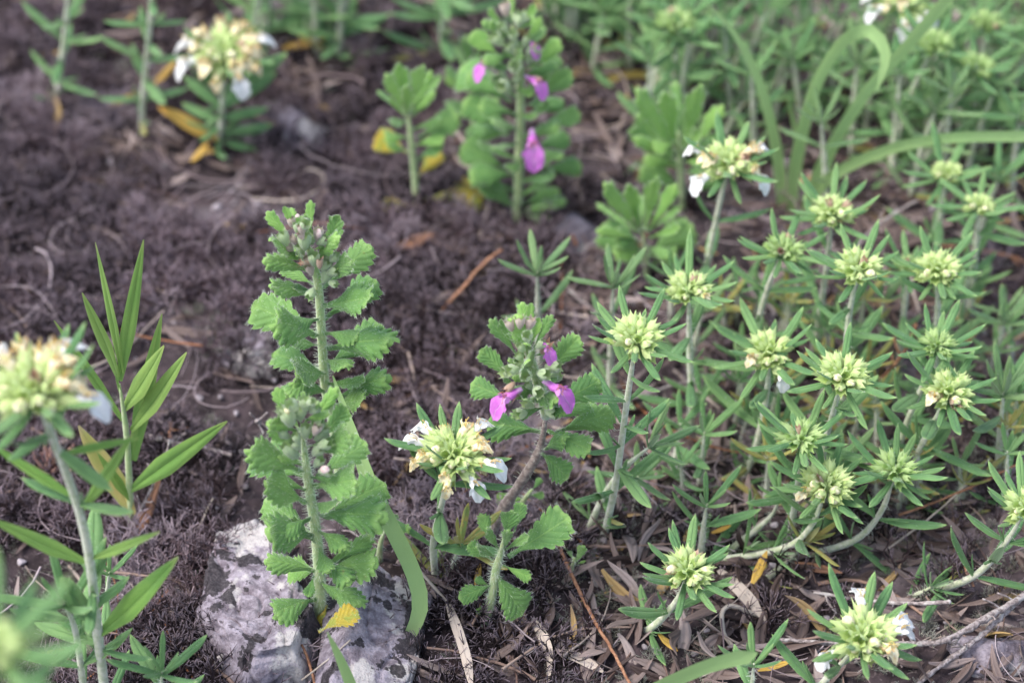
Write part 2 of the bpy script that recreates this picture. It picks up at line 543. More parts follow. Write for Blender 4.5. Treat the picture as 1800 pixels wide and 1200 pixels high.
# ------------------------------------------------------------------ leaf library (length 1 cm)
def toothed_leaf(seed, teeth=5, wid=0.62, fold=0.25, curl=0.15, hairs=True, pet=0.14, amp=0.30):
    rd = random.Random(seed)
    mb = MB()
    N, Mv = 60, 15
    P = []; UVs = []
    skew = rd.uniform(-0.05, 0.05)
    ph2 = rd.uniform(0, 6)
    for i in range(N + 1):
        if i < 6:
            u = pet * i / 6; s = 0.0; q = 0.0
        else:
            q = (i - 6) / (N - 6)
            s = 1 - (1 - q) ** 1.6
            u = pet + (1 - pet) * s
        shape = (s ** 1.15) * ((1 - s) ** 0.42) * 1.90
        a = amp * min(1, max(0, (s - 0.22) / 0.15))
        row = []; ru = []
        for j in range(Mv):
            v = -1 + 2 * j / (Mv - 1)
            av = abs(v)
            off = 0.22 * rd.random() * 0 + (0.13 if v > 0 else 0.0) * (1 - q)
            tt = (teeth + 0.5 + off) * q ** 0.85
            if abs(q - 1) < 1e-6: tt = teeth + 0.5
            f = tt - math.floor(tt)
            tooth = math.sin(math.pi * f) ** 0.55 if f > 0 else 0.0
            big = 1 + 0.10 * math.sin(q * 9 + ph2 + (2 if v > 0 else 0))
            hw = wid * 0.5 * shape * big
            y = v * max(hw, 0.030 * (1 - s) + 0.0005)
            x = u + av * av * 0.10 * (1 - s) * min(1, s * 4)
            k = a * (1 - tooth) * av ** 3
            cx = pet + 0.45 * (1 - pet)
            x = cx + (x - cx) * (1 - k * 0.75); y = y * (1 - k)
            vein = math.cos((tt - av * 0.2) * 6.283)
            z = fold * abs(y) * (1 - 0.9 * av) - curl * u * u - curl * 0.8 * av ** 2 * wid
            z += 0.004 * vein * av * (1 - 0.3 * av) * (s > 0) + 0.030 * math.sin(u * 6 + seed + v * 1.5) * av + skew * v * u
            row.append((x, y, z)); ru.append((u, 0.5 + v / 2))
        P.append(row); UVs.append(ru)
    mb.grid(P, UVs)
    if hairs:
        for k in range(170):        # margin
            i = rd.randint(3, N - 1); sd_ = rd.choice((0, Mv - 1))
            p = Vector(P[i][sd_]); c = Vector(P[i][Mv // 2])
            d = (p - c); d.z += rd.uniform(-0.05, 0.12); d.x += 0.06
            if d.length > 1e-4:
                mb.hair(p, d.normalized() + Vector((rd.uniform(-.4, .6), rd.uniform(-.3, .3), rd.uniform(-.2, .5))), rd.uniform(0.03, 0.07), 0.0015)
        for k in range(260):
            i = rd.randint(1, N - 1); j = rd.randint(0, Mv - 1)
            mb.hair(P[i][j], (rd.uniform(-.2, .7), rd.uniform(-.5, .5), 1), rd.uniform(0.02, 0.05), 0.0014)
        for k in range(60):
            i = rd.randint(0, 8); j = Mv // 2
            mb.hair(P[i][j], (0.2, rd.uniform(-1, 1), rd.uniform(-1, 1)), rd.uniform(0.03, 0.08), 0.0022)
    return mb


def strap_leaf(seed, wid=0.15, curl=0.1, roll=0.5, tip=0.35, basew=0.45, N=16, groove=0.18, twist=0.0, hairs=0, wave=0.0, blunt=False):
    rd = random.Random(seed)
    mb = MB()
    Mv = 9
    P = []; UVs = []
    for i in range(N + 1):
        u = i / N
        sh = min(1, basew + (1 - basew) * min(1, u / 0.35))
        sh *= (1 - max(0, (u - (1 - tip)) / tip) ** 2.2 * 0.93)
        hw = wid * 0.5 * sh
        if blunt:
            tq = max(0, (u - (1 - tip)) / tip)
            sh = min(1, basew + (1 - basew) * min(1, u / 0.35)) * max(0.06, math.sqrt(max(0, 1 - tq ** 2.6))) * (1 - 0.25 * max(0, u - 0.5))
        row = []; ru = []
        tw = twist * u
        for j in range(Mv):
            v = -1 + 2 * j / (Mv - 1); av = abs(v)
            ang = av * roll * 2.2
            yy = hw * (math.sin(ang) / (roll * 2.2) if roll > 0 else av) * (1 if v > 0 else -1)
            zz = -hw * (1 - math.cos(ang)) / (roll * 2.2) * 1.0 if roll > 0 else 0
            zz -= groove * hw * max(0, 1 - av * 2.2)
            y = yy * math.cos(tw) - zz * math.sin(tw); z = yy * math.sin(tw) + zz * math.cos(tw)
            x = u
            z2 = z + curl * math.sin(u * math.pi * 0.5) * u
            row.append((x, y + wave * math.sin(u * 5 + seed), z2)); ru.append((u, 0.5 + v / 2))
        P.append(row); UVs.append(ru)
    mb.grid(P, UVs)
    for k in range(hairs):
        i = rd.randint(0, N); j = rd.choice((0, Mv - 1, rd.randint(0, Mv - 1)))
        mb.hair(P[i][j], (rd.uniform(-.2, .6), rd.uniform(-.8, .8), rd.uniform(0.1, 1)), rd.uniform(.015, .035), 0.002)
    return mb


LIB = {}
HM = M['hair']
for key, mat, cnt in (('broad', 'broad', 7), ('broadlight', 'broadlight', 5), ('broadyellow', 'broadyellow', 3)):
    LIB[key] = [toothed_leaf(k * 3 + 1, 6 + k % 2, 0.70 + 0.06 * math.sin(k * 2), 0.15 + 0.12 * (k % 4), 0.02 + 0.10 * (k % 3), True, 0.10, 0.33).mesh('toothed_leaf', [M[mat], HM]) for k in range(cnt)]
LIB['bract'] = [toothed_leaf(k * 5 + 2, 3 + k % 2, 0.40 + 0.03 * k, 0.45, [0.0, 0.12, -0.1, 0.2][k], True, 0.04, 0.30).mesh('bract', [M['broadlight'], HM]) for k in range(4)]
LIB['bractdark'] = [toothed_leaf(k * 5 + 2, 4 + k % 2, 0.42 + 0.03 * k, 0.45, [0.0, 0.12, -0.1, 0.2][k], True, 0.04, 0.34).mesh('bract', [M['broad'], HM]) for k in range(4)]
for key in ('needle', 'needleblue', 'needleyellow'):
    LIB[key] = [strap_leaf(k, 0.175 + 0.014 * (k % 3), [0.12, -0.12, 0.02, 0.22, -0.22, 0.06][k], 0.55, 0.30, 0.5, hairs=50, blunt=True).mesh('narrow_leaf', [M[key], HM]) for k in range(6)]
LIB['needleorange'] = [strap_leaf(k, 0.22, 0.1, 0.3, 0.5, 0.4).mesh('narrow_leaf', [M['needleorange'], HM]) for k in range(2)]
LIB['needlewide'] = [strap_leaf(k + 9, 0.225 + 0.01 * k, [0.05, -0.12, -0.25][k], 0.42, 0.4, 0.35, hairs=50, blunt=True).mesh('narrow_leaf', [M['needle'], HM]) for k in range(3)]
LIB['lance'] = [strap_leaf(k + 20, 0.105 + 0.015 * k, [0.02, -0.08, 0.06][k], 0.14, 0.75, 0.4, 20, 0.3, 0.3 * (k - 1)).mesh('smooth_leaf', [M['lance'], HM]) for k in range(3)]
LIB['lancewide'] = [strap_leaf(k + 30, 0.205, [0.03, -0.1][k], 0.16, 0.8, 0.25, 20, 0.3, 0.3 * k).mesh('smooth_leaf', [M['lance'], HM]) for k in range(2)]
LIB['lanceyellow'] = [strap_leaf(k + 40, 0.22, 0.08, 0.18, 0.8, 0.4, 20, 0.3, 0.5).mesh('smooth_leaf', [M['lanceyellow'], HM]) for k in range(2)]
LIB['deadbrown'] = [strap_leaf(50 + k, 0.26, 0.15, 0.35, 0.8, 0.3, 18, 0.3, 0.7).mesh('dead_leaf', [M['deadbrown'], HM]) for k in range(2)]


def calyx_mb(spike=1.0, fat=1.0, hairs=30, seed=0):
    rd = random.Random(seed)
    mb = MB()
    n = 10
    b0 = 0
    prof = [(0, 0.035), (0.08, 0.085), (0.22, 0.115 * fat), (0.34, 0.12 * fat)]
    for i, (x, r) in enumerate(prof):
        for j in range(n):
            a = 6.2832 * j / n
            rr = r * (1 + 0.08 * (j % 2))
            mb.v.append((x, rr * math.cos(a), rr * math.sin(a))); mb.uv.append((x / 0.6, 0.5 + 0.4 * (j % 2)))
    for i in range(3):
        for j in range(n):
            j2 = (j + 1) % n
            mb.f.append((i * n + j, (i + 1) * n + j, (i + 1) * n + j2, i * n + j2)); mb.mi.append(0)
    # five pointed teeth
    for k in range(5):
        j = k * 2
        a = 6.2832 * j / n
        L = 0.17 * spike * rd.uniform(0.75, 1.3)
        fl = rd.uniform(0.10, 0.19)
        m_ = len(mb.v)
        mb.v.append((0.34 + L * 0.5, fl * 0.88 * math.cos(a), fl * 0.88 * math.sin(a))); mb.uv.append((0.85, 0.5))
        mb.v.append((0.34 + L, fl * 1.05 * math.cos(a), fl * 1.05 * math.sin(a))); mb.uv.append((1, 0.5))
        jm, jp = 3 * n + (j - 1) % n, 3 * n + (j + 1) % n
        j0 = 3 * n + j
        # shoulders half way
        am, ap = a - 0.26, a + 0.26
        mb.v.append((0.34 + L * 0.45, fl * 0.84 * math.cos(am), fl * 0.84 * math.sin(am))); mb.uv.append((0.8, 0.3))
        mb.v.append((0.34 + L * 0.45, fl * 0.84 * math.cos(ap), fl * 0.84 * math.sin(ap))); mb.uv.append((0.8, 0.7))
        for f in ((jm, m_ + 2, m_, j0), (j0, m_, m_ + 3, jp), (m_ + 2, m_ + 1, m_), (m_, m_ + 1, m_ + 3)):
            mb.f.append(f); mb.mi.append(0)
    for k in range(hairs):
        j = rd.randint(0, 39)
        p = Vector(mb.v[j]); d = Vector((rd.uniform(0, .6), p.y * 8, p.z * 8))
        mb.hair(p, d, rd.uniform(.03, .07), .002)
    return mb


for key, mat, sp, fat in (('calyx', 'calyx', 0.92, 1.12), ('calyxyoung', 'calyxyoung', 1.15, 0.95), ('calyxgreen', 'calyxgreen', 0.65, 1.25), ('calyxpink', 'calyxpink', 0.55, 1.2), ('calyxbrown', 'calyxbrown', 0.7, 1.0)):
    LIB[key] = [calyx_mb(sp, fat, 46 if key != 'calyx' else 14, k).mesh('calyx', [M[mat], HM]) for k in range(4)]


def bud_mb(seed=0):
    mb = MB()
    rd = random.Random(seed)
    mb.ball((0, 0, 0), 0.15, 9, 0, 1.25, 0.95, 0.95)
    for i, v in enumerate(mb.v):
        x, y, z = v
        a = math.atan2(z, y)
        k = 1 + 0.10 * math.cos(2 * a + seed) + 0.07 * math.sin(5 * a + x * 14 + seed)
        mb.v[i] = (x, y * k, z * k - 0.25 * max(0, x) ** 1.3)
    for k in range(26):
        p = Vector(rd.choice(mb.v)); mb.hair(p, p, rd.uniform(.02, .05), .002)
    return mb


for key in ('budcream', 'budpink'):
    LIB[key] = [bud_mb(k).mesh('bud', [M[key], HM]) for k in range(3)]


def petal(mb, L, W, dirang, droop, base, cup=0.3, rd=random, mi=0):
    """a lobe leaving base, direction angle dirang (about x) and drooping"""
    P = []; UVs = []
    ca, sa = math.cos(dirang), math.sin(dirang)
    for i in range(9):
        u = i / 8
        hw = W * 0.5 * (0.35 + 0.65 * math.sin(min(1, u * 1.25) * 1.57)) * (math.sqrt(max(0, 1 - ((u - 0.6) / 0.4) ** 2)) if u > 0.6 else 1)
        ang = droop * u
        x = math.cos(ang * 0.6) * L * u; z = -math.sin(ang) * L * u
        row = []; ru = []
        for j in range(7):
            v = -1 + j / 3
            y = v * max(hw, 0.004)
            zz = z - cup * W * 0.4 * (v * v) * math.sin(u * 2.6) + 0.03 * W * math.sin(u * 9 + v * 4)
            # rotate lobe about x axis
            row.append((base[0] + x, base[1] + y * ca - zz * sa, base[2] + y * sa + zz * ca)); ru.append((u, 0.5 + v / 2))
        P.append(row); UVs.append(ru)
    mb.grid(P, UVs, mi)


def corolla_mb(seed, big=1.0):
    rd = random.Random(seed)
    mb = MB()
    mb.tube([(-0.28, 0, 0), (-0.1, 0, 0.02), (0.02, 0, 0.03), (0.12, 0, 0.01)], [0.055, 0.07, 0.10, 0.115], 10, 0, False)
    petal(mb, 0.44 * big, 0.36 * big, 0, 1.25, (0.10, 0, 0), -0.5, rd)
    for sgn in (-1, 1):
        petal(mb, 0.26 * big, 0.17, sgn * rd.uniform(0.8, 1.2), 0.8, (0.09, sgn * 0.05, 0.01), 0.3, rd)
        petal(mb, 0.24, 0.15, sgn * rd.uniform(1.9, 2.5), 0.4, (0.05, sgn * 0.06, 0.06), 0.3, rd)
    for i, v in enumerate(mb.v):
        q = Vector(v)
        mb.v[i] = (v[0] + 0.02 * math.sin(v[1] * 40 + seed), v[1] + 0.015 * math.sin(v[0] * 35 + seed * 2), v[2] + 0.02 * math.sin(v[0] * 30 + v[1] * 30 + seed))
    for k in range(3):
        y = rd.uniform(-0.05, 0.05)
        e = rd.uniform(0.6, 1.1)
        pts = [(0.05, y, 0.03), (0.10 + rd.uniform(0, .05), y, 0.15 * e), (0.20 + rd.uniform(-.04, .05), y + rd.uniform(-.04, .04), 0.22 * e), (0.30 + rd.uniform(-.08, .04), y * 2 + rd.uniform(-.06, .06), (0.20 + rd.uniform(-.12, .03)) * e)]
        mb.tube(spline(pts, 0.05), 0.007, 5, 1)
        mb.ball(pts[-1], 0.014, 4, 1)
    return mb


for key, st in (('white', 'stamen'), ('tan', 'stamen'), ('purple', 'stamenred')):
    LIB[key] = [corolla_mb(k, 1.35 if key == 'purple' else (0.7 if key == 'tan' else 1.1)).mesh('corolla', [M[key], M[st]]) for k in range(3)]


def lf(parent, key, base, d, L, up, name='leaf', wide=1.0, idx=None):
    pool = LIB[key]
    me = pool[idx % len(pool)] if idx is not None else random.choice(pool)
    s = L if wide == 1.0 else (L, L * wide, L * (0.5 + 0.5 * wide))
    return link(name, me, parent, base, frame(d, up), s)


UPV = Vector((0, 0, 1))
TOCAM = Vector((0, -CP, SP))


def stem_mesh(pts, r0, r1, mat, hairs=0, knob=0.0, n=8):
    mb = MB()
    path = spline(pts, 0.22)
    k = len(path)
    rad = []
    for i in range(k):
        r = r0 + (r1 - r0) * i / (k - 1)
        rad.append(r * (1 + knob * (random.random() - 0.3)) * (1 if k - i > 5 else 0.35 + 0.13 * (k - i - 1)))
    mb.tube(path, rad, n)
    for h in range(hairs):
        i = random.randint(0, k - 2)
        p = path[i].lerp(path[i + 1], random.random())
        ax = (path[i + 1] - path[i]).normalized()
        o = ax.orthogonal().normalized(); o.rotate(Quaternion(ax, random.random() * 6.283))
        mb.hair(p + o * rad[i] * 0.9, o + ax * random.uniform(-0.3, 0.4), random.uniform(0.07, 0.17), 0.0045)
    return mb.mesh('stem', [mat, HM])


# ------------------------------------------------------------------ ground sheet
def build_ground():
    def axis(lo, hi, step, far):
        a = list(np.arange(lo, hi + 1e-6, step))
        x = hi; s = step
        right = []
        while x < far:
            s *= 1.35; x += s; right.append(x)
        x = lo; s = step; left = []
        while x > -far:
            s *= 1.35; x -= s; left.append(x)
        return np.array(left[::-1] + a + right)
    xs = axis(-20, 20, 0.11, 2500)
    ys = axis(-16, 22, 0.11, 2500)
    X, Y = np.meshgrid(xs, ys, indexing='ij')
    Z = height(X, Y)
    near = np.exp(-((X / 90) ** 2 + (Y / 90) ** 2))
    rough = 0.22 * (fbm(X * 6, Y * 6, 3) - 0.5) * near
    Z = Z * (0.3 + 0.7 * near) + rough - 0.05
    n, m = X.shape
    V = np.stack([X, Y, Z], -1).reshape(-1, 3) * U
    idx = np.arange(n * m).reshape(n, m)
    F = np.stack([idx[:-1, :-1], idx[1:, :-1], idx[1:, 1:], idx[:-1, 1:]], -1).reshape(-1, 4)
    me = npmesh('ground', V, F)
    me.materials.append(M['soil'])
    o = link('ground', me)
    tag(o, 'dark purplish brown stony soil under the plants', None, None, 'structure')


def npmesh(name, V, F, attrs=None, smooth=True):
    me = bpy.data.meshes.new(name)
    k = F.shape[1]
    me.vertices.add(len(V)); me.vertices.foreach_set('co', V.astype(np.float32).ravel())
    me.loops.add(F.size); me.loops.foreach_set('vertex_index', F.astype(np.int32).ravel())
    me.polygons.add(len(F))
    me.polygons.foreach_set('loop_start', np.arange(0, F.size, k, dtype=np.int32))
    me.polygons.foreach_set('loop_total', np.full(len(F), k, dtype=np.int32))
    me.polygons.foreach_set('use_smooth', np.full(len(F), smooth, dtype=bool))
    if attrs:
        for nm, a in attrs.items():
            at = me.attributes.new(nm, 'FLOAT', 'POINT'); at.data.foreach_set('value', a.astype(np.float32))
    me.update(calc_edges=True)
    me.validate()
    return me


build_ground()


# ------------------------------------------------------------------ scattered stuff
def scatter(protos, spots, name, mat, label, up=0.0):
    """protos: (V,F,tip); spots: (x,y,scale,rot quaternion, tint, dz)"""
    Vs = []; Fs = []; T1 = []; T2 = []; off = 0
    for (x, y, sc, q, tint, dz) in spots:
        V, F, tp = random.choice(protos)
        Rm = np.array(q.to_matrix())
        W = (V * sc) @ Rm.T + np.array([x, y, hgt(x, y) + dz])
        Vs.append(W); Fs.append(F + off); off += len(V)
        T1.append(np.full(len(V), tint)); T2.append(tp)
    me = npmesh(name, np.concatenate(Vs) * U, np.concatenate(Fs), {'tint': np.concatenate(T1), 'tip': np.concatenate(T2)})
    me.materials.append(mat)
    o = link(name, me)
    tag(o, label, name.replace('_', ' '), None, 'stuff')
    return o


def tuft_proto(seed, stems=7, levels=4, seg=0.19, r=0.021, flat=1.25):
    rd = random.Random(seed)
    V = []; F = []; T = []

    def seg_(p, d, L, r0, r1, t0, t1):
        d = d.normalized(); a = d.orthogonal().normalized(); b = d.cross(a)
        k = len(V)
        e = p + d * L
        for q, rr, tt in ((p, r0, t0), (e, r1, t1)):
            for j in range(3):
                an = 2.0944 * j
                V.append(tuple(q + (a * math.cos(an) + b * math.sin(an)) * rr)); T.append(tt)
        for j in range(3):
            j2 = (j + 1) % 3
            F.append((k + j, k + j2, k + 3 + j2, k + 3 + j))
        return e

    def grow(p, d, lv, rr):
        L = seg * rd.uniform(0.7, 1.4) * (0.95 ** lv)
        e = seg_(p, d, L, rr, rr * 0.78, lv / levels, (lv + 1) / levels)
        if lv + 1 < levels:
            for k in range(2 if rd.random() < 0.75 else 1):
                nd = (d + Vector((rd.uniform(-1, 1), rd.uniform(-1, 1), rd.uniform(-0.55, 0.75))) * 0.85).normalized()
                grow(e, nd, lv + 1, rr * 0.78)
    for s_ in range(stems):
        a = rd.uniform(0, 6.28); el = rd.uniform(0.2, 1.3)
        d = Vector((math.cos(a) * math.cos(el), math.sin(a) * math.cos(el), math.sin(el) * flat))
        grow(Vector((rd.uniform(-.1, .1), rd.uniform(-.1, .1), -0.08)), d, 0, r)
    return np.array(V), np.array(F), np.array(T)


def inpoly(px, py, poly):
    c = False; j = len(poly) - 1
    for i in range(len(poly)):
        xi, yi = poly[i]; xj, yj = poly[j]
        if (yi > py) != (yj > py) and px < (xj - xi) * (py - yi) / (yj - yi) + xi: c = not c
        j = i
    return c


def project(x, y, z):
    d = Vector((x, y, z)) - CAM
    f = d.y * CP - d.z * SP
    uu = d.y * SP + d.z * CP
    return 900 + FPX * d.x / f, 600 - FPX * uu / f


# ground areas in the plane (x from left to right, y away from the viewer)
tufts = [tuft_proto(k) for k in range(14)]
tuftsfine = [tuft_proto(k + 50, 9, 4, 0.085, 0.013) for k in range(10)]
mossy = []; greyl = []
rs = random.Random(77)
for k in range(9000):
    x = rs.uniform(-17, 17); y = rs.uniform(-14, 21)
    px, py = project(x, y, 0)
    v = 0.0
    # brown lichen mat on the left and in the middle, thinning to the right
    if px < 700: v = 0.95
    elif px < 1000: v = 0.75 - 0.0010 * (px - 700)
    else: v = 0.16
    if py < 170 and px > 420: v *= 0.4
    nz = float(fbm(x * 0.35 + 60, y * 0.35, 3))
    if 385 < px < 720 and py > 890: v *= 0.12
    if rs.random() < v and nz > 0.43 - 0.10 * rs.random():
        mossy.append((x, y, rs.uniform(0.7, 1.5), Quaternion((0, 0, 1), rs.uniform(0, 6.28)) @ Quaternion((1, 0, 0), rs.uniform(-.5, .5)), min(0.96, max(0, rs.gauss(2.6 * float(fbm(x * .45, y * .45 + 30, 3)) - 1.0, 0.17))), rs.uniform(-0.1, 0.25)))
    g = 0.0
    if 950 < px < 1250 and py > 850: g = 0.75
    elif 1450 < px and 780 < py: g = 0.5
    elif 330 < px < 560 and 480 < py < 660: g = 0.5
    elif px < 250 and py > 550: g = 0.3
    if rs.random() < max(g * 0.9, 0.10 if float(fbm(x * .6 + 9, y * .6 + 70, 2)) > 0.55 else 0):
        greyl.append((x, y, rs.uniform(0.6, 1.2), Quaternion((0, 0, 1), rs.uniform(0, 6.28)), min(0.99, rs.random()), rs.uniform(-0.05, 0.05)))
scatter(tufts, mossy, 'brown_lichen', M['lichen'], 'dark purplish brown branching lichen carpeting the ground')
scatter(tuftsfine, greyl, 'grey_lichen', M['lichengrey'], 'pale grey green crumbly lichen between the litter')


def dead_proto(seed):
    mb = strap_leaf(seed, random.Random(seed).uniform(0.14, 0.26), random.Random(seed + 1).uniform(-0.25, 0.35), random.Random(seed + 2).uniform(0.2, 0.7), 0.5, 0.3, 8, 0.3, random.Random(seed + 3).uniform(-1.5, 1.5), 0, 0.05)
    V = np.array(mb.v); V[:, 0] -= 0.5
    return V, np.array(mb.f), np.array([a for a, b in mb.uv])


deads = [dead_proto(k) for k in range(16)]
litter = []
for k in range(5200):
    x = rs.uniform(-17, 17); y = rs.uniform(-14, 21)
    px, py = project(x, y, 0)
    v = (0.16 if py > 330 else 0.35) if px < 700 else (0.45 if px < 950 else 0.95)
    if py < 250: v = max(v, 0.55)
    if 380 < px < 720 and py > 860: v *= 0.2
    if rs.random() < v:
        q = Quaternion((0, 0, 1), rs.uniform(0, 6.28)) @ Quaternion((0, 1, 0), rs.gauss(0, 0.3)) @ Quaternion((1, 0, 0), rs.uniform(-1.0, 1.0))
        litter.append((x, y, rs.uniform(0.7, 1.7), q, min(0.95, max(0, rs.gauss(0.45, 0.26))), rs.uniform(0.0, 0.28)))
scatter(deads, litter, 'leaf_litter', M['litter'], 'dead narrow brown leaves littering the soil')


def stick_proto(seed):
    rd = random.Random(seed); mb = MB()
    L = rd.uniform(1.5, 4.5); p = Vector((-L / 2, 0, 0)); d = Vector((1, 0, 0)); pts = [p.copy()]
    bend = rd.uniform(-0.2, 0.2)
    for k in range(9):
        d = (d + Vector((0, bend + rd.uniform(-.18, .18), rd.uniform(-.06, .06)))).normalized(); d.z *= 0.6
        p = p + d * L / 9; pts.append(p.copy())
    r = rd.uniform(0.016, 0.05)
    mb.tube(pts, [r * (1 - 0.05 * i) * rd.uniform(.85, 1.2) for i in range(10)], 5, 0, False)
    F = np.array(mb.f)
    return np.array(mb.v), F, np.array([a * 0.5 for a, b in mb.uv])


stks = [stick_proto(k) for k in range(18)]
sp = []
for k in range(620):
    x = rs.uniform(-17, 17); y = rs.uniform(-14, 21)
    px, py = project(x, y, 0)
    v = 0.55 if px < 700 else 0.9
    if 380 < px < 720 and py > 860: v = 0.05
    if rs.random() < v:
        q = Quaternion((0, 0, 1), rs.uniform(0, 6.28)) @ Quaternion((0, 1, 0), rs.gauss(0, 0.12))
        sp.append((x, y, rs.uniform(0.6, 1.3), q, rs.random(), rs.uniform(0.05, 0.3)))
scatter(stks, sp, 'dry_sticks', M['sticks'], 'thin dry sticks and stalks lying in the litter')


def fibre_proto(seed):
    rd = random.Random(seed); mb = MB()
    L = rd.uniform(1.5, 5.0); p = Vector((-L / 2, 0, 0)); a = 0.0; cv = rd.uniform(-0.35, 0.35); pts = [p.copy()]
    for k in range(12):
        a += cv + rd.uniform(-.12, .12)
        p = p + Vector((math.cos(a), math.sin(a), rd.uniform(-.15, .22) * (1 if k < 6 else -1))) * L / 12; pts.append(p.copy())
    r = rd.uniform(0.010, 0.030)
    mb.tube(pts, [r * (1 - 0.04 * i) for i in range(13)], 4, 0, False)
    return np.array(mb.v), np.array(mb.f), np.array([a_ * 0.4 for a_, b_ in mb.uv])


fib = [fibre_proto(k) for k in range(26)]
sp = []
for k in range(1150):
    x = rs.uniform(-17, 17); y = rs.uniform(-14, 21)
    px, py = project(x, y, 0)
    v = 0.9 * min(1, max(0.25, (float(fbm(x * .3 + 5, y * .3 + 90, 2)) - 0.40) * 8))
    if 385 < px < 720 and py > 890: v *= 0.05
    if rs.random() < v:
        sp.append((x, y, rs.uniform(0.6, 1.2), Quaternion((0, 0, 1), rs.uniform(0, 6.28)) @ Quaternion((0, 1, 0), rs.gauss(0, 0.15)), min(0.89, max(0.1, rs.gauss(0.6, 0.22))), rs.uniform(0.1, 0.45)))
M['fibre'] = attr_mat('dry_fibre', (0.09, 0.06, 0.06), (0.20, 0.15, 0.155), (0.36, 0.30, 0.31), (0.3, 0.2, 0.15), (0.36, 0.30, 0.30))
scatter(fib, sp, 'dry_thatch', M['fibre'], 'tangled thin dry grey and mauve stems over the ground')


def stone_proto(seed):
    rd = random.Random(seed); mb = MB(); mb.ball((0, 0, 0), 1, 8)
    V = np.array(mb.v)
    for k in range(9):
        n = np.array([rd.gauss(0, 1), rd.gauss(0, 1), rd.gauss(0, 1)]); n /= np.linalg.norm(n)
        d = V @ n; lim = rd.uniform(0.5, 0.85)
        V = V - np.outer(np.maximum(0, d - lim), n)
    V[:, 2] *= 0.6
    return V, np.array(mb.f), np.full(len(V), 0.2)


stn = [stone_proto(k) for k in range(8)]
sp = []
for k in range(1500):
    x = rs.uniform(-17, 17); y = rs.uniform(-14, 21)
    if rs.random() < 0.7:
        sp.append((x, y, rs.uniform(0.03, 0.13) if rs.random() < 0.97 else rs.uniform(0.15, 0.28), Quaternion((0, 0, 1), rs.uniform(0, 6.28)), rs.random() * 0.93, rs.uniform(-0.02, 0.06)))
scatter(stn, sp, 'gravel', M['pebble'], 'small grey and pinkish stones scattered on the soil')


# ------------------------------------------------------------------ rocks
def rock(center, size, rotz, seed, mat, name, label, flat=0.5, tilt=0.0, lumps=0.055):
    rd = random.Random(seed)
    import bmesh
    bm = bmesh.new()
    bmesh.ops.create_icosphere(bm, subdivisions=6, radius=1)
    pl = []
    for k in range(17):
        n = Vector((rd.gauss(0, 1), rd.gauss(0, 1), rd.gauss(0, 0.9))).normalized()
        pl.append((n, rd.uniform(0.55, 0.88)))
    from mathutils import noise
    for v in bm.verts:
        p = v.co.copy()
        for n, l in pl:
            d = p.dot(n) - l
            if d > 0: p -= n * d * 0.96
        o = Vector((seed * 3.1, 0, 0))
        p += v.co * lumps * (noise.fractal(v.co * 1.6 + o, 1.0, 2.0, 3)) + v.co * 0.016 * noise.fractal(v.co * 5 + o, 0.8, 2.0, 4)
        cr = noise.noise(v.co * 2.4 + o * 2)
        p -= v.co * 0.055 * max(0, 1 - abs(cr) * 12)
        v.co = Vector((p.x * size[0], p.y * size[1], p.z * size[2])) * U
    me = bpy.data.meshes.new(name)
    bm.to_mesh(me); bm.free()
    me.materials.append(mat)
    me.polygons.foreach_set('use_smooth', [True] * len(me.polygons))
    o = link(name, me, None, center)
    o.rotation_euler = (tilt, 0, rotz)
    tag(o, label, 'rock')
    return o


def rk(px, py, dz, *a, **k):
    c = ground(px, py); c.z += dz
    return rock(c, *a, **k)


rk(455, 1080, -0.7, (1.8, 4.1, 2.55), R(12), 3, M['rock'], 'rock', 'pale lilac grey rock with black lichen patches, left of the lower toothed plant')
rk(648, 1120, -0.65, (1.65, 3.7, 2.2), R(-12), 8, M['rock'], 'rock', 'smaller rounded grey rock at the foot of the broad bent grass blade')
rk(1010, 420, -0.3, (1.5, 1.2, 0.9), R(10), 12, M['rockplain'], 'rock', 'blurred lilac grey stone behind the flowering plant in the middle')
rk(500, 215, -0.3, (1.5, 1.6, 0.9), R(40), 15, M['rockplain'], 'rock', 'blurred grey stone right of the white flowered plant at upper left')
rk(440, 585, -0.5, (1.6, 1.3, 0.9), R(-20), 17, M['rockplain'], 'rock', 'grey stone half buried in brown lichen left of the tallest toothed plant')
rk(1740, 1150, -0.3, (1.5, 1.0, 0.7), R(5), 19, M['rockplain'], 'rock', 'flat dull grey stone in the lower right corner')
rk(950, 660, -0.9, (1.2, 0.9, 0.9), R(5), 21, M['rockplain'], 'rock', 'low grey stone behind the middle purple flowered plant')


# ------------------------------------------------------------------ narrow-leaved shoots
def worldpath(pts, lean):
    """pts from base to top in photograph pixels; a third value puts the point that many cm above the ground"""
    base = ground(pts[0][0], pts[0][1])
    base.z -= 0.1
    out = [base]
    cur = None
    k = len(pts)
    last_ground = base
    fi = 0
    free = [i for i in range(1, k) if len(pts[i]) == 2]
    for i in range(1, k):
        p = pts[i]
        if len(p) == 3:
            q = ground(p[0], p[1], p[2]); last_ground = q
        else:
            f = (free.index(i) + 1) / len(free)
            q = aty(p[0], p[1], last_ground.y + lean * f)
        out.append(q)
    return out


def side_of(d, ax):
    return d - ax * d.dot(ax)


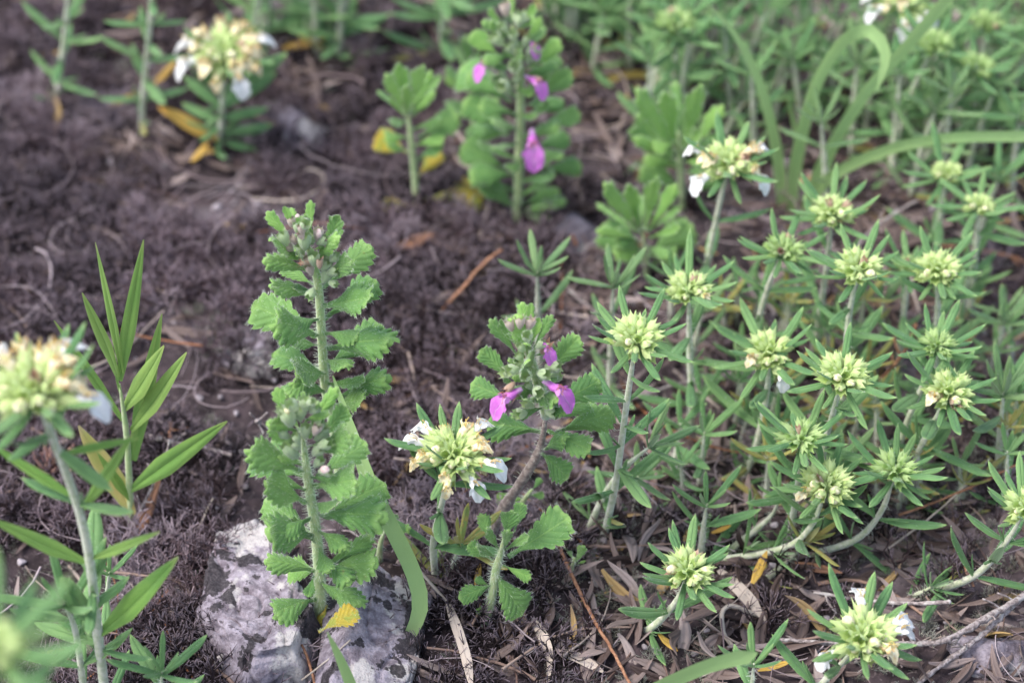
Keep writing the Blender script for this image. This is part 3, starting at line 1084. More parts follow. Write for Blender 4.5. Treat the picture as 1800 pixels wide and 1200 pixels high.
def flower_head(rt, c, axis, S, n=17, buds=3, flowers=(), faded=0, leaves=14, bl=1.2, key='needle', spike=1.0):
    """c relative to rt; axis = stem direction; flowers = (screen angle in degrees, key)"""
    ax = axis.normalized()
    a1 = Vector((1, 0, 0)); a1 = (a1 - ax * a1.dot(ax)).normalized(); a2 = ax.cross(a1)
    mb = MB(); mb.ball((0, 0, 0), 0.2 * S, 8, 0, 0.8, 1, 1)
    mb.tube([(-0.25, 0, 0), (0, 0, 0)], [0.08, 0.16 * S], 8)
    hd = link('flower_head', mb.mesh('flower_head', [M['calyxgreen']]), rt, c, frame(ax, a1))
    inv = hd.rotation_quaternion.inverted()

    def sub(name, key_, d, dist, sc, up):
        loc = inv @ (d * dist)
        return link(name, random.choice(LIB[key_]), hd, loc, inv @ frame(d, up), sc)
    ck = 'calyxyoung' if buds <= 1 and not flowers else 'calyx'
    n = int(n * random.uniform(0.82, 1.1))
    dirs = []
    for i in range(n):
        f = (i + 0.5) / n
        th = R(86) * math.sqrt(f)
        ph = i * 2.39996 + random.uniform(-.25, .25)
        d = ax * math.cos(th) + (a1 * math.cos(ph) + a2 * math.sin(ph)) * math.sin(th)
        d = (d + Vector([random.uniform(-.1, .1) for _ in range(3)])).normalized()
        dirs.append((th, d))
    outer = [i for i in range(n) if dirs[i][0] > R(52)]
    # those facing the viewer carry the buds first
    outer.sort(key=lambda i: -dirs[i][1].dot(TOCAM) + random.uniform(-.5, .5))
    bset = set(outer[:buds])
    fset = set(outer[buds:buds + faded])
    for i, (th, d) in enumerate(dirs):
        sc = S * random.uniform(0.85, 1.05) * (1.0 if th > R(45) else 0.85)
        sub('calyx', 'calyxbrown' if random.random() < 0.02 else ck, (d + side_of(d, ax) * 0.25).normalized(), (0.06 + 0.16 * math.sin(th)) * S, sc * (0.78 + 0.12 * math.sin(th)), ax)
        if i in bset:
            sub('bud', 'budcream', d, 0.42 * S, S * random.uniform(0.5, 0.75), ax)
        if i in fset:
            sub('faded_flower', 'tan', d, 0.46 * S, S * random.uniform(0.65, 0.95), ax)
    for ang, fk in flowers:
        a = R(ang)
        d = Vector((math.cos(a), 0, 0)) + (UPV * 0.35 + Vector((0, 0.95, 0))) * math.sin(a)
        if math.sin(a) < 0: d.z -= 0.10
        d = (d + ax * 0.15).normalized()
        sub('flower', fk, d, 0.62 * S, S * (random.uniform(0.74, 0.92) if fk == 'white' else 0.7), UPV + TOCAM * 0.3)
        sub('calyx', 'calyx', d, 0.22 * S, S, ax)
    off = random.random() * 6.28
    for i in range(leaves):
        ph = off + 2 * math.pi * i / leaves + random.uniform(-.2, .2)
        el = R(random.uniform(12, 40)) if i % 2 else R(random.uniform(-8, 18))
        d = (a1 * math.cos(ph) + a2 * math.sin(ph)) * math.cos(el) + ax * math.sin(el)
        L = bl * 1.12 * random.uniform(0.75, 1.12) * (1 if i % 2 else 0.85)
        lf(rt, key, Vector(c) - ax * random.uniform(0.02, 0.22) + d * 0.12, d, L, ax + UPV * .5)


def shoot(label, pts, lean=0.0, head=None, S=1.0, key='needle', leafL=1.5, gap=1.15, r=0.074, group=None, low='needleyellow', tipn=9, name='narrow_leaved_plant', side=0.35, start=0.12, cat='plant', hand=(), nodes=True, **hk):
    P = worldpath(pts, lean)
    base = P[0]
    rt = root(name, label, cat, base, group)
    rel = [p - base for p in P]
    link('stem', stem_mesh(rel, r * 1.15, r * 0.8, M['stempale'], 110, 0.10), rt)
    path = spline(rel, 0.15)
    tot = sum((path[i + 1] - path[i]).length for i in range(len(path) - 1))
    ax = (path[-1] - path[-3]).normalized()
    hl = (ax * 0.75 + UPV * 0.35).normalized()
    # leaf pairs up the stem
    s = 0; nxt = tot * start; node = 0; az0 = random.random() * 3.14
    for i in range(len(path) - 1):
        seg = (path[i + 1] - path[i]); s += seg.length
        if nodes and s >= nxt and s < tot - (0.5 if head else 0.35):
            fr = s / tot
            sdn = seg.normalized()
            o1 = sdn.orthogonal().normalized(); o1.rotate(Quaternion(sdn, az0 + node * 1.57 + random.uniform(-.3, .3)))
            for q in range(2):
                o = o1 if q == 0 else -o1
                el = R(random.uniform(5, 40) + 12 * fr)
                d = o * math.cos(el) + sdn * math.sin(el)
                if d.z < -0.35: d.z = -0.35; d.normalize()
                kk = key
                if low and fr < 0.25 and random.random() < 0.25: kk = low
                if kk == 'needle' and random.random() < 0.35: kk = 'needlewide'
                lf(rt, kk, path[i] + o * r * 0.6, d, leafL * random.uniform(0.7, 1.12) * (0.8 + 0.3 * math.sin(fr * 3.1)), sdn + UPV * 0.4)
                if random.random() < side:
                    for z in range(2):
                        o2 = o.copy(); o2.rotate(Quaternion(sdn, random.uniform(-.6, .6)))
                        d2 = (o2 + sdn * random.uniform(0.5, 1.6)).normalized()
                        lf(rt, key, path[i] + o * r * 0.8, d2, leafL * random.uniform(0.3, 0.5), sdn)
            node += 1
            nxt = s + gap * random.uniform(0.8, 1.2)
    for (bx, by, tx, ty, dy, kk, wd) in hand:
        k = min(range(len(path)), key=lambda i: abs(project(*(path[i] + base))[1] - by))
        a = path[k]; b = aty(tx, ty, (a + base).y + dy) - base
        lf(rt, kk, a, b - a, (b - a).length, UPV * 0.7 + TOCAM * 0.7, 'leaf', wd)
    if head:
        flower_head(rt, path[-1], hl, S, key=key if key != 'needlewide' else 'needle', **hk)
    else:
        a1 = ax.orthogonal().normalized(); a2 = ax.cross(a1)
        for i in range(tipn):
            ph = i * 2.399; el = R(25 + 50 * i / tipn + random.uniform(-8, 8))
            d = (a1 * math.cos(ph) + a2 * math.sin(ph)) * math.cos(el) + ax * math.sin(el)
            lf(rt, key, path[-1] - ax * 0.1 * (tipn - i) / tipn, d, leafL * (1.0 - 0.5 * i / tipn) * random.uniform(0.8, 1.1), ax)
    return rt


W, T = 'white', 'tan'
# --- plants in white bloom
shoot('narrow leaved plant ringed by white and cream flowers, just left of the grey woody stem', [(765, 1010), (762, 950), (778, 880), (797, 800)], -0.6, True, 1.15, leafL=1.5, gap=0.95, flowers=((140, W), (165, W), (48, W), (-18, W), (-58, W), (195, T), (-100, T)), faded=9, buds=6, n=30, bl=1.3, start=0.05)
shoot('blurred narrow leaved plant with white flowers and curled cream stamens at upper left', [(385, 262), (388, 215), (392, 160), (395, 95)], -0.5, True, 1.4, leafL=1.3, gap=0.6, hand=tuple((a_, b_, c_, d_, e_, k_, 1.1) for a_, b_, c_, d_, e_, k_ in (
  (392, 190, 330, 130, .3, 'needlewide'), (392, 185, 470, 120, .3, 'needlewide'), (395, 160, 485, 85, .2, 'needlewide'), (388, 215, 325, 175, .2, 'needlewide'), (392, 210, 465, 180, .2, 'needlewide'), (388, 190, 366, 184, -.5, 'needlewide'),
  (386, 245, 280, 192, .1, 'needleorange'), (388, 235, 472, 208, .2, 'needlewide'), (388, 255, 342, 292, -.3, 'needleorange'), (388, 245, 452, 260, -.2, 'needlewide'), (388, 225, 350, 245, -.4, 'needlewide'), (390, 230, 440, 200, .4, 'needleblue'), (388, 170, 430, 150, -.4, 'needlewide'), (388, 170, 345, 100, .3, 'needlewide'), (388, 240, 380, 270, -.5, 'needlewide'))), flowers=((170, W), (200, W), (20, W), (-65, W), (100, T), (-100, T), (-30, T), (60, T)), faded=11, buds=3, n=28, bl=1.2, side=0.7, start=0.05)
shoot('narrow leaved plant with four white corner flowers, below the arching grass blades', [(1225, 560), (1242, 470), (1262, 370), (1282, 288)], -0.4, True, 1.15, leafL=1.6, flowers=((160, W), (215, W), (25, W), (-35, W)), faded=4, buds=4, n=24, bl=1.2)
shoot('white flowered narrow leaved plant low in the lower right corner', [(1400, 1260), (1450, 1195), (1485, 1160), (1515, 1120)], -0.3, True, 1.15, leafL=1.6, gap=0.7, flowers=((90, W), (20, W), (5, W), (-150, W)), faded=1, buds=6, n=24, bl=1.35)
shoot('narrow leaved plant with one white flower hanging from its budded head, right of centre', [(1310, 830), (1330, 780), (1348, 690), (1352, 620)], -0.5, True, 1.0, leafL=1.6, flowers=((-70, W),), faded=1, buds=5, n=20)
shoot('large blurred near plant with white flowers at the left edge and tall pale stem', [(192, 1290), (174, 1130), (145, 920), (62, 690)], -0.9, True, 1.35, leafL=1.5, r=0.10, flowers=((-12, W), (55, W), (165, W), (110, T), (70, T), (135, W)), faded=11, buds=5, n=26, bl=1.5, low=None, side=0.8, gap=2.2, hand=(
  (143, 993, -25, 910, -0.4, 'lancewide', 0.7), (180, 1117, 320, 978, -0.4, 'lancewide', 0.85), (160, 985, 285, 935, -0.5, 'lancewide', 0.6), (147, 900, 238, 760, 0.6, 'lancewide', 0.7),
  (135, 870, -20, 780, 0.4, 'lancewide', 0.6), (120, 800, 245, 765, 0.4, 'lancewide', 0.6), (110, 760, 10, 800, -0.5, 'needlewide', 1), (120, 790, 200, 860, -0.4, 'needlewide', 1), (175, 1100, 100, 1010, -0.5, 'needlewide', 1), (178, 1130, 60, 1090, 0.3, 'needlewide', 1)))
shoot('white flowered head cut by the top edge, behind the straight grass blade', [(1560, 230), (1575, 120), (1590, 5)], -0.4, True, 1.1, leafL=1.5, flowers=((200, W), (-95, W), (-40, W), (-60, W), (170, W)), faded=3, buds=3, n=20)
# --- heads in bud
B = [
 ('spiky green bud head right of the middle purple flowered plant', [(1062, 935), (1082, 850), (1100, 720), (1118, 598)], -0.8, 1.05, 4),
 ('cream dotted bud head with a straight pale stem, upper middle of the right hand patch', [(1212, 770), (1214, 700), (1212, 600), (1210, 512)], -0.4, 0.95, 4),
 ('bud head on a leaning stem below the white flowered plant, between two straight stems', [(1300, 690), (1318, 620), (1348, 510), (1377, 442)], -0.4, 0.8, 0),
 ('bud head just left of the thin bare twig, upper right', [(1425, 640), (1440, 560), (1455, 450), (1463, 375)], -0.3, 0.9, 2),
 ('bud head at the lower end of the thin bare grey twig', [(1478, 760), (1482, 690), (1492, 560), (1509, 474)], -0.4, 0.98, 1),
 ('bud head left of the tall stems at the right, above the small greenish closed head', [(1640, 720), (1643, 640), (1648, 540), (1648, 476)], -0.4, 0.98, 2),
 ('bud head right of the single white flower, above the lowest middle heads', [(1430, 900), (1450, 780), (1466, 720), (1480, 660)], -0.5, 1.05, 2),
 ('bud head near the right edge with a small russet twig tip behind it', [(1590, 880), (1612, 800), (1645, 735), (1667, 690)], -0.5, 1.0, 3),
 ('small bud head without open buds below the single white flower', [(1385, 960), (1395, 900), (1405, 830), (1408, 772)], -0.4, 0.88, 0),
 ('bud head with fat cream buds above a bent creeping stem', [(1215, 985, 0.3), (1370, 965, 0.5), (1425, 925), (1453, 855)], -0.3, 1.08, 5),
 ('green bud head on a stem bent like an elbow, right of the fat cream buds', [(1400, 975, 0.3), (1500, 950, 0.5), (1548, 900), (1574, 828)], -0.3, 0.92, 0),
 ('isolated bud head with four pale buds standing low beside the orange fallen leaf', [(1135, 1105), (1165, 1085), (1192, 1050), (1208, 1006)], -0.3, 1.0, 5),
 ('small bud head high at the right, left of its narrower neighbour', [(1645, 480), (1650, 400), (1664, 306)], -0.3, 0.72, 1),
 ('narrow small bud head high at the right edge', [(1705, 560), (1714, 450), (1720, 362)], -0.3, 0.66, 1),
 ('blurred round bud head at the top between arching grass and purple flowers', [(1170, 240), (1186, 130), (1188, 42)], -0.3, 0.95, 0),
 ('blurred bud head in the upper right corner beside the straight grass blade', [(1560, 300), (1600, 170), (1642, 82)], -0.3, 0.92, 0),
 ('lowest of the three blurred bud heads crowded at upper right', [(1610, 310), (1672, 190), (1718, 118)], -0.3, 0.78, 0),
 ('dim bud head at the very top right, half hidden by its neighbours', [(1700, 240), (1722, 130), (1733, 42)], -0.3, 0.75, 0),
 ('bud head cut by the right edge above a creeping pale stem', [(1640, 1035, 0.5), (1715, 1010, 0.9), (1770, 950), (1803, 895)], -0.3, 0.95, 1),
 ('tiny pale green closed head among long leaves near the right edge', [(1565, 830), (1595, 740), (1625, 670), (1648, 608)], -0.4, 0.7, 0),
 ('faint small bud head hidden behind the bud heads at right', [(1580, 640), (1588, 560), (1598, 470)], -0.3, 0.6, 0),
]
for lab, pts, ln, S, nb in B:
    shoot(lab, pts, ln, True, S, leafL=1.45, gap=0.72, side=0.6, flowers=(), faded=(1 if nb >= 3 and len(lab) % 2 else 0), buds=nb + (1 if nb else 0), n=22 + (3 if S > 0.95 else 0), bl=1.12 + 0.15 * (S - 0.9), group='narrow leaved plants with heads in bud')
shoot('extremely blurred near bud head in the lower left corner', [(-70, 1900), (-40, 1500), (-12, 1140)], -1.5, True, 0.85, leafL=1.8, buds=2, n=17, bl=1.4)
# --- shoots without a head
Sx = [
 ('pale star shaped leafy shoot without flowers, right of the woody debris in the centre', [(950, 660), (946, 560), (944, 478)], -0.4, 'needleblue', 1.35, 11),
 ('greyish leafy shoot tip between the star shaped shoot and the cream dotted head', [(1072, 690), (1074, 590), (1078, 500)], -0.3, 'needleblue', 1.3, 10),
 ('grey green leafy shoot at the right edge below the bud heads', [(1755, 830), (1758, 760), (1764, 690)], -0.3, 'needleblue', 1.5, 10),
 ('slim grey shoot at the right edge level with the small closed head', [(1745, 660), (1752, 620), (1766, 565)], -0.2, 'needleblue', 1.25, 8),
 ('small leafless-headed shoot standing alone in brown litter below the cream dotted head', [(1232, 975), (1236, 930), (1243, 885)], -0.2, 'needle', 1.2, 7),
 ('bent narrow leaved shoot right of the toothed leaves under the purple flowers', [(1035, 925), (1062, 870), (1100, 820), (1146, 782)], -0.2, 'needleblue', 1.25, 8),
 ('tall blurred shoot at the upper left with yellow and orange lower leaves', [(248, 235), (252, 160), (262, 60), (268, -40)], -0.3, 'needlewide', 1.35, 8),
 ('blurred thin shoot with one orange leaf in the upper left corner', [(95, 185), (108, 110), (118, 10), (120, -40)], -0.3, 'needlewide', 1.3, 7),
 ('blurred near shoot with upright leaves left of the pale stem base', [(155, 1290), (135, 1120), (112, 1060)], -0.6, 'needle', 1.6, 8),
 ('short blurred shoot at the bottom edge left of the rock', [(265, 1290), (280, 1230), (285, 1180)], -0.3, 'needle', 1.35, 8),
 ('slender side shoot close to the tall pale stem of the near plant', [(180, 1125), (186, 1070), (192, 1005)], -0.9, 'needle', 0.9, 8),
 ('creeping pale shoot with small leaves behind the fat cream buds', [(1265, 975, 0.2), (1330, 930, 0.4), (1360, 900), (1372, 870)], 0, 'needle', 0.9, 8),
 ('low shoot in the lower right beyond the orange fallen leaf', [(1350, 1010, 0.2), (1395, 975, 0.3), (1420, 950)], 0, 'needleyellow', 1.1, 8),
 ('shoot with tiny pale leaves beneath the bud head cut by the right edge', [(1600, 1045, 0.1), (1620, 1040, 0.3), (1640, 1030)], 0, 'needle', 1.0, 8),
 ('grey shoot half hidden by grass blade at the bottom edge', [(1305, 1265), (1320, 1215), (1325, 1165)], -0.1, 'needle', 1.2, 7),
 ('leafy shoot beside the foot of the white flowered plant left of the woody stem', [(790, 1015), (800, 980), (812, 955)], -0.2, 'needleyellow', 1.5, 8),
]
for lab, pts, ln, key, L, tn in Sx:
    shoot(lab, pts, ln, None, key=key, leafL=L, tipn=tn, gap=0.6 if 'upper left' in lab else 0.9, low='needleyellow' if 'upper left' in lab else None, side=1.0 if 'upper left' in lab else 0.4)

NTH = ['leftmost', 'second from the left', 'third from the left', 'fourth from the left', 'fifth from the left', 'sixth from the left', 'seventh from the left', 'eighth from the left', 'ninth from the left', 'tenth from the left', 'eleventh from the left', 'twelfth from the left']
KC = {'needle': 'green', 'needleblue': 'grey green', 'needlewide': 'broad leaved', 'needleyellow': 'yellowish'}


def name_rows(items, rows, noun):
    """items: (px, py, key, root); rows: [(py limit, phrase)]; a label for each by look, row and order"""
    groups = {}
    for px, py, key, o in items:
        ph = next(p for lim, p in rows if py < lim)
        groups.setdefault((KC[key], ph), []).append((px, o))
    for (kc, ph), l in groups.items():
        l.sort(key=lambda t: t[0])
        for i, (px, o) in enumerate(l):
            if len(l) == 1: o['label'] = '%s %s %s' % (kc, noun, ph)
            elif i == len(l) - 1: o['label'] = '%s %s %s, rightmost' % (kc, noun, ph)
            else: o['label'] = '%s %s %s, %s' % (kc, noun, ph, NTH[min(i, 11)])


# --- dense blurred growth behind
rb = random.Random(4)
D1 = []; D2 = []; D3 = []
dens = []
for k in range(74):
    for tr in range(200):
        px = rb.uniform(1130, 1850); py = rb.uniform(95, 470)
        if px < 1250 and py > 330: continue
        if py > (300 if px < 1560 else 350): continue
        if abs(px - 1400) < 60 and py > 230: continue
        if 1290 < px < 1620 and py > 190 and rb.random() < 0.65: continue
        g = ground(px, py)
        if all((g - q).length > 0.85 for q in dens): break
    dens.append(g)
    H = rb.uniform(90, 200)
    dx = rb.uniform(-20, 60)
    kk = rb.choice(('needle', 'needle', 'needleblue', 'needlewide')); D1.append((px, py, kk, None)); D1[-1] = (px, py, kk, shoot('x', [(px, py), (px + dx * .4, py - H * .5), (px + dx, py - H)], -0.2, None, key=kk, leafL=rb.uniform(1.1, 1.6), tipn=8, gap=0.95, low='needleyellow', group='blurred shoots filling the upper right', side=0.2))
for k in range(24):
    px = rb.choice((rb.uniform(440, 640), rb.uniform(600, 830), rb.uniform(960, 1130), rb.uniform(940, 1100))); py = rb.uniform(20, 120)
    H = rb.uniform(80, 170)
    kk = rb.choice(('needle', 'needlewide', 'needle')); D2.append((px, py, kk, shoot('x', [(px, py), (px + rb.uniform(-10, 30), py - H)], -0.2, None, key=kk, leafL=rb.uniform(1.3, 1.9), tipn=9, gap=0.6, low='needleyellow', group='blurred shoots along the top edge', side=0.6)))
for k in range(62):
    px = rb.uniform(1110, 1820); py = rb.uniform(560, 900)
    H = rb.uniform(35, 110)
    kk = rb.choice(('needle', 'needle', 'needleyellow', 'needleblue')); D3.append((px, py, kk, shoot('x', [(px, py), (px + rb.uniform(-10, 25), py - H)], -0.1, None, key=kk, leafL=rb.uniform(0.9, 1.35), tipn=6, gap=0.8, low='needleyellow', group='short shoots among the stems', side=0.2)))
name_rows(D1, [(150, 'at the very top of the right growth'), (200, 'behind the hooked grass blade row'), (250, 'level with the hooked blade tip'), (310, 'beside the long sweeping blade'), (380, 'below the long sweeping blade'), (999, 'behind the upper bud heads')], 'blurred shoot')
name_rows(D2, [(50, 'at the top edge, farthest row'), (80, 'at the top edge, middle row'), (999, 'near the top edge, nearer row')], 'strongly blurred shoot')
name_rows(D3, [(640, 'low among farthest bud stems'), (700, 'low among back bud stems'), (760, 'low among middle bud stems'), (830, 'low before the middle bud stems'), (999, 'low before all bud stems')], 'short shoot')


# ------------------------------------------------------------------ toothed-leaved plants
def anchored(rt, y, off=0.0):
    """place things of a plant at photograph pixels, at depth plane y + off"""
    def f(px, py, dy=0.0):
        return aty(px, py, y + off + dy) - rt_loc
    rt_loc = Vector(rt.location) / U
    return f


def toothed(label, pts, lean, leaves, bits=(), r0=0.13, r1=0.09, stem='stemgreen', group=None, hairs=500, purple=(), wood=None, cluster=(), fill=()):
    P = worldpath(pts, lean)
    base = P[0]
    rt = root('toothed_leaved_plant', label, 'plant', base, group)
    rel = [p - base for p in P]
    if wood:
        link('woody_stem', stem_mesh(rel[:wood], r0, r0 * 0.8, M['stemwood'], 120, 0.25, 9), rt)
        link('stem', stem_mesh(rel[wood - 1:], r1, r1, M[stem], hairs), rt)
    else:
        link('stem', stem_mesh(rel, r0, r1, M[stem], hairs), rt)
    # depth plane of the stem for a given pixel height
    ys = [(p[1], q.y) for p, q in zip(pts, P)]

    def plane(py):
        ys2 = sorted(ys)
        if py <= ys2[0][0]: return ys2[0][1]
        if py >= ys2[-1][0]: return ys2[-1][1]
        for (a, ya), (b, yb) in zip(ys2, ys2[1:]):
            if a <= py <= b: return ya + (yb - ya) * (py - a) / max(1e-6, b - a)

    for i, L_ in enumerate(leaves):
        bx, by, tx, ty, dy, wide = L_[:6]
        key = L_[6] if len(L_) > 6 else 'broad'
        sgn = L_[7] if len(L_) > 7 else 0.0
        y = plane(by)
        a = aty(bx, by, y + (0.06 if dy > 0 else -0.06) - base.y + base.y)
        b = aty(tx, ty, y + dy)
        d = b - a
        up = TOCAM * 0.75 + UPV * 0.35 + Vector((sgn, 0, 0))
        nm = 'bract' if key.startswith('bract') else 'leaf'
        lf(rt, key, a - base, d, d.length * 0.96, up, nm, wide * (1.02 if nm == 'leaf' else 1.08), i)
    rf = random.Random(int(pts[0][0]) + 3)
    xs0 = sorted((p[1], p[0]) for p in pts)
    for (y0, y1, n_, L0, L1_, kinds) in fill:
        for k in range(n_):
            py = y0 + (y1 - y0) * (k + 0.5) / n_
            cx = float(np.interp(py, [a for a, b in xs0], [b for a, b in xs0]))
            sg = 1 if k % 2 else -1
            d0 = Vector((sg * rf.uniform(0.5, 1.1), rf.uniform(-1.0, -0.1), rf.uniform(0.35, 0.95))).normalized()
            pb = aty(cx + sg * 4, py, plane(py) - 0.08) - base
            lf(rt, rf.choice(kinds), pb, d0, L0 + (L1_ - L0) * (k / max(1, n_ - 1)) * rf.uniform(0.85, 1.15), UPV * 0.8 + TOCAM * 0.6, 'leaf', rf.uniform(0.85, 1.05))
    rc = random.Random(int(pts[0][0]))
    xs_ = sorted((p[1], p[0]) for p in pts)
    extra = []
    for (y0, y1, n_, spr, kinds) in cluster:
        for k in range(n_):
            py = y0 + (y1 - y0) * (k + rc.random()) / n_
            cx = float(np.interp(py, [a for a, b in xs_], [b for a, b in xs_]))
            ox = rc.uniform(-1, 1)
            extra.append((cx + ox * spr, py, rc.choice(kinds), ox * 0.7, rc.uniform(0.4, 1.0), rc.uniform(0.42, 0.62), -0.25 - 0.35 * (1 - abs(ox))))
            if k % 2 == 0:
                d0 = Vector((ox * 1.2, -0.5, 0.9)).normalized()
                pb = aty(cx + ox * spr * 0.4, py + 12, plane(py) - 0.15) - base
                lf(rt, 'bract', pb, d0, rc.uniform(0.55, 0.85), UPV + TOCAM * 0.8, 'bract', 0.95)
    for (px, py, key, dx, dyy, s, dep) in list(bits) + extra:
        p = aty(px, py, plane(py) + dep) - base
        s = s * {'purple': 1.1, 'budcream': 0.9, 'budpink': 0.95, 'calyxpink': 1.25}.get(key, 1.4)
        d = Vector((dx, -0.35, 0)) + Vector((0, 0.5, 0.75)) * dyy
        nm = {'budpink': 'bud', 'budcream': 'bud', 'purple': 'flower'}.get(key, 'calyx')
        if key == 'purple':
            d = Vector((dx, -0.5, -0.15))
            fl = link(nm, random.choice(LIB[key]), rt, p, frame(d, UPV + TOCAM * 0.4), s)
            inv = fl.rotation_quaternion.inverted()
            continue
        lf(rt, key, p, d, s, TOCAM, nm)
    return rt


# tallest plant, left of centre
toothed('tallest sharp toothed leaved plant with pinkish buds in its leafy top, left of centre',
  [(603, 905), (590, 770), (572, 680), (566, 600), (562, 530), (556, 480), (540, 430), (530, 400)], -0.3, [
  (566, 592, 438, 532, 0.7, 1.05), (562, 588, 500, 560, -1.2, 0.85), (566, 560, 662, 484, 0.7, 0.95), (566, 540, 654, 520, -1.1, 0.75),
  (572, 644, 678, 566, 0.9, 0.95), (570, 610, 662, 588, -1.1, 0.8), (566, 650, 476, 618, 0.8, 1.0), (572, 655, 519, 652, -1.2, 0.9),
  (580, 690, 525, 668, -0.8, 0.8), (588, 700, 660, 660, -0.7, 0.75), (590, 710, 640, 700, -0.9, 0.8),
  (566, 505, 652, 428, 0.5, 0.85), (568, 492, 622, 454, -0.9, 0.75, 'bractdark'), (556, 516, 484, 498, -0.9, 0.85, 'bractdark'), (552, 500, 492, 466, 0.5, 0.8),
  (546, 474, 480, 451, -0.7, 0.85, 'bractdark'), (534, 456, 473, 422, -0.8, 0.9, 'bract'), (512, 425, 469, 370, 0.3, 0.95, 'bract'),
  (516, 400, 498, 361, 0.3, 0.9, 'bract'), (520, 400, 510, 360, 0.5, 0.9, 'bract'), (530, 424, 534, 375, -0.4, 0.85, 'bract'), (544, 420, 545, 351, 0.4, 0.7, 'bract'),
  (572, 455, 600, 371, 0.3, 0.9, 'bractdark'), (556, 455, 572, 420, -0.7, 0.9, 'bract'), (538, 470, 520, 440, -0.8, 0.9, 'bractdark')],
  bits=[(505, 432, 'calyxgreen', -0.3, 1, 0.62, -0.4), (536, 440, 'calyxgreen', 0, 1, 0.7, -0.5), (558, 424, 'calyxpink', 0.1, 1, 0.62, -0.3), (560, 411, 'budpink', 0.1, 1, 0.6, -0.3),
        (573, 440, 'calyxpink', 0.3, 1, 0.62, -0.35), (514, 400, 'calyxpink', -0.1, 1, 0.5, 0.1), (562, 472, 'calyxbrown', 0, 1, 0.45, -0.7), (545, 462, 'calyxbrown', -0.8, 0.3, 0.4, -0.6),
        (580, 460, 'calyxgreen', 0.5, 0.7, 0.5, -0.4), (574, 480, 'calyxgreen', 0.6, 0.4, 0.5, -0.5), (552, 506, 'calyxgreen', -0.2, -0.2, 0.5, -0.6), (577, 496, 'calyxgreen', 0.5, 0.1, 0.4, -0.5),
        (523, 381, 'budpink', 0, 1, 0.35, 0.1), (524, 412, 'calyxgreen', 0, 1, 0.5, -0.1), (548, 430, 'calyxgreen', 0, 1, 0.6, 0.0)], hairs=1100, fill=((500, 690, 8, 0.8, 1.15, ['broad', 'broad', 'bractdark']),), cluster=((400, 500, 14, 22, ['calyxgreen', 'calyxgreen', 'calyxpink']),))

# lower plant in front of the rock
toothed('hairy toothed plant in the cleft of the pale rock, one small pink flower',
  [(562, 1092), (562, 1020), (556, 940), (544, 860), (536, 800), (530, 750)], -0.4, [
  (534, 836, 436, 798, 0.8, 1.15), (536, 828, 452, 788, -0.9, 0.7), (545, 935, 458, 868, 0.8, 1.1), (540, 884, 468, 842, -1.0, 0.85),
  (554, 938, 486, 930, -1.1, 1.0), (558, 1000, 502, 1000, 0.6, 1.2, 'broadlight'), (548, 855, 628, 842, -1.1, 0.85), (556, 836, 648, 774, 0.7, 0.95),
  (570, 905, 684, 842, 0.9, 0.95), (560, 904, 645, 896, -1.1, 0.95), (566, 995, 645, 958, 0.3, 0.9), (572, 1000, 650, 985, -0.8, 0.9), (590, 990, 640, 945, -0.4, 0.6),
  (552, 800, 617, 760, -0.7, 0.75), (556, 776, 614, 714, 0.3, 0.85), (546, 748, 586, 684, 0.2, 0.8, 'bract'), (530, 720, 534, 686, 0.5, 0.8, 'bract'),
  (506, 740, 485, 680, 0.4, 1.1, 'bract'), (520, 778, 474, 744, -0.6, 0.85, 'broadlight'), (528, 812, 474, 768, 0.5, 0.9), (520, 736, 513, 700, -0.3, 0.8, 'bract'),
  (530, 760, 492, 705, 0.2, 0.9, 'bract'), (546, 770, 570, 716, -0.2, 0.8, 'bract'), (560, 1020, 590, 1040, -0.6, 0.8), (552, 1010, 540, 1050, -0.6, 0.9), (558, 960, 575, 1000, -0.9, 0.8),
  (574, 1062, 560, 1116, -0.6, 1.5, 'broadyellow'), (574, 1078, 632, 1080, -0.6, 1.2, 'broadyellow')],
  bits=[(506, 722, 'budcream', -0.1, 1, 0.6, -0.4), (512, 750, 'calyxgreen', -0.2, 1, 0.75, -0.5), (537, 724, 'calyxgreen', 0, 1, 0.62, -0.4), (552, 765, 'calyxpink', 0.3, 1, 0.55, -0.5),
        (558, 785, 'calyxgreen', 0.6, 0.5, 0.6, -0.5), (518, 806, 'calyxgreen', -0.3, 1, 0.75, -0.5), (560, 828, 'calyxgreen', 0.6, 0.3, 0.55, -0.5), (571, 825, 'budpink', 0.6, 0.2, 0.6, -0.6),
        (528, 740, 'calyxgreen', 0, 1, 0.6, -0.2), (536, 770, 'calyxgreen', 0.1, 1, 0.6, -0.4), (508, 770, 'calyxgreen', -0.5, 0.7, 0.55, -0.4)], r0=0.15, r1=0.09, hairs=1300, fill=((800, 1060, 11, 0.75, 1.2, ['broad', 'broad', 'bractdark']),), cluster=((705, 820, 14, 24, ['calyxgreen']),))

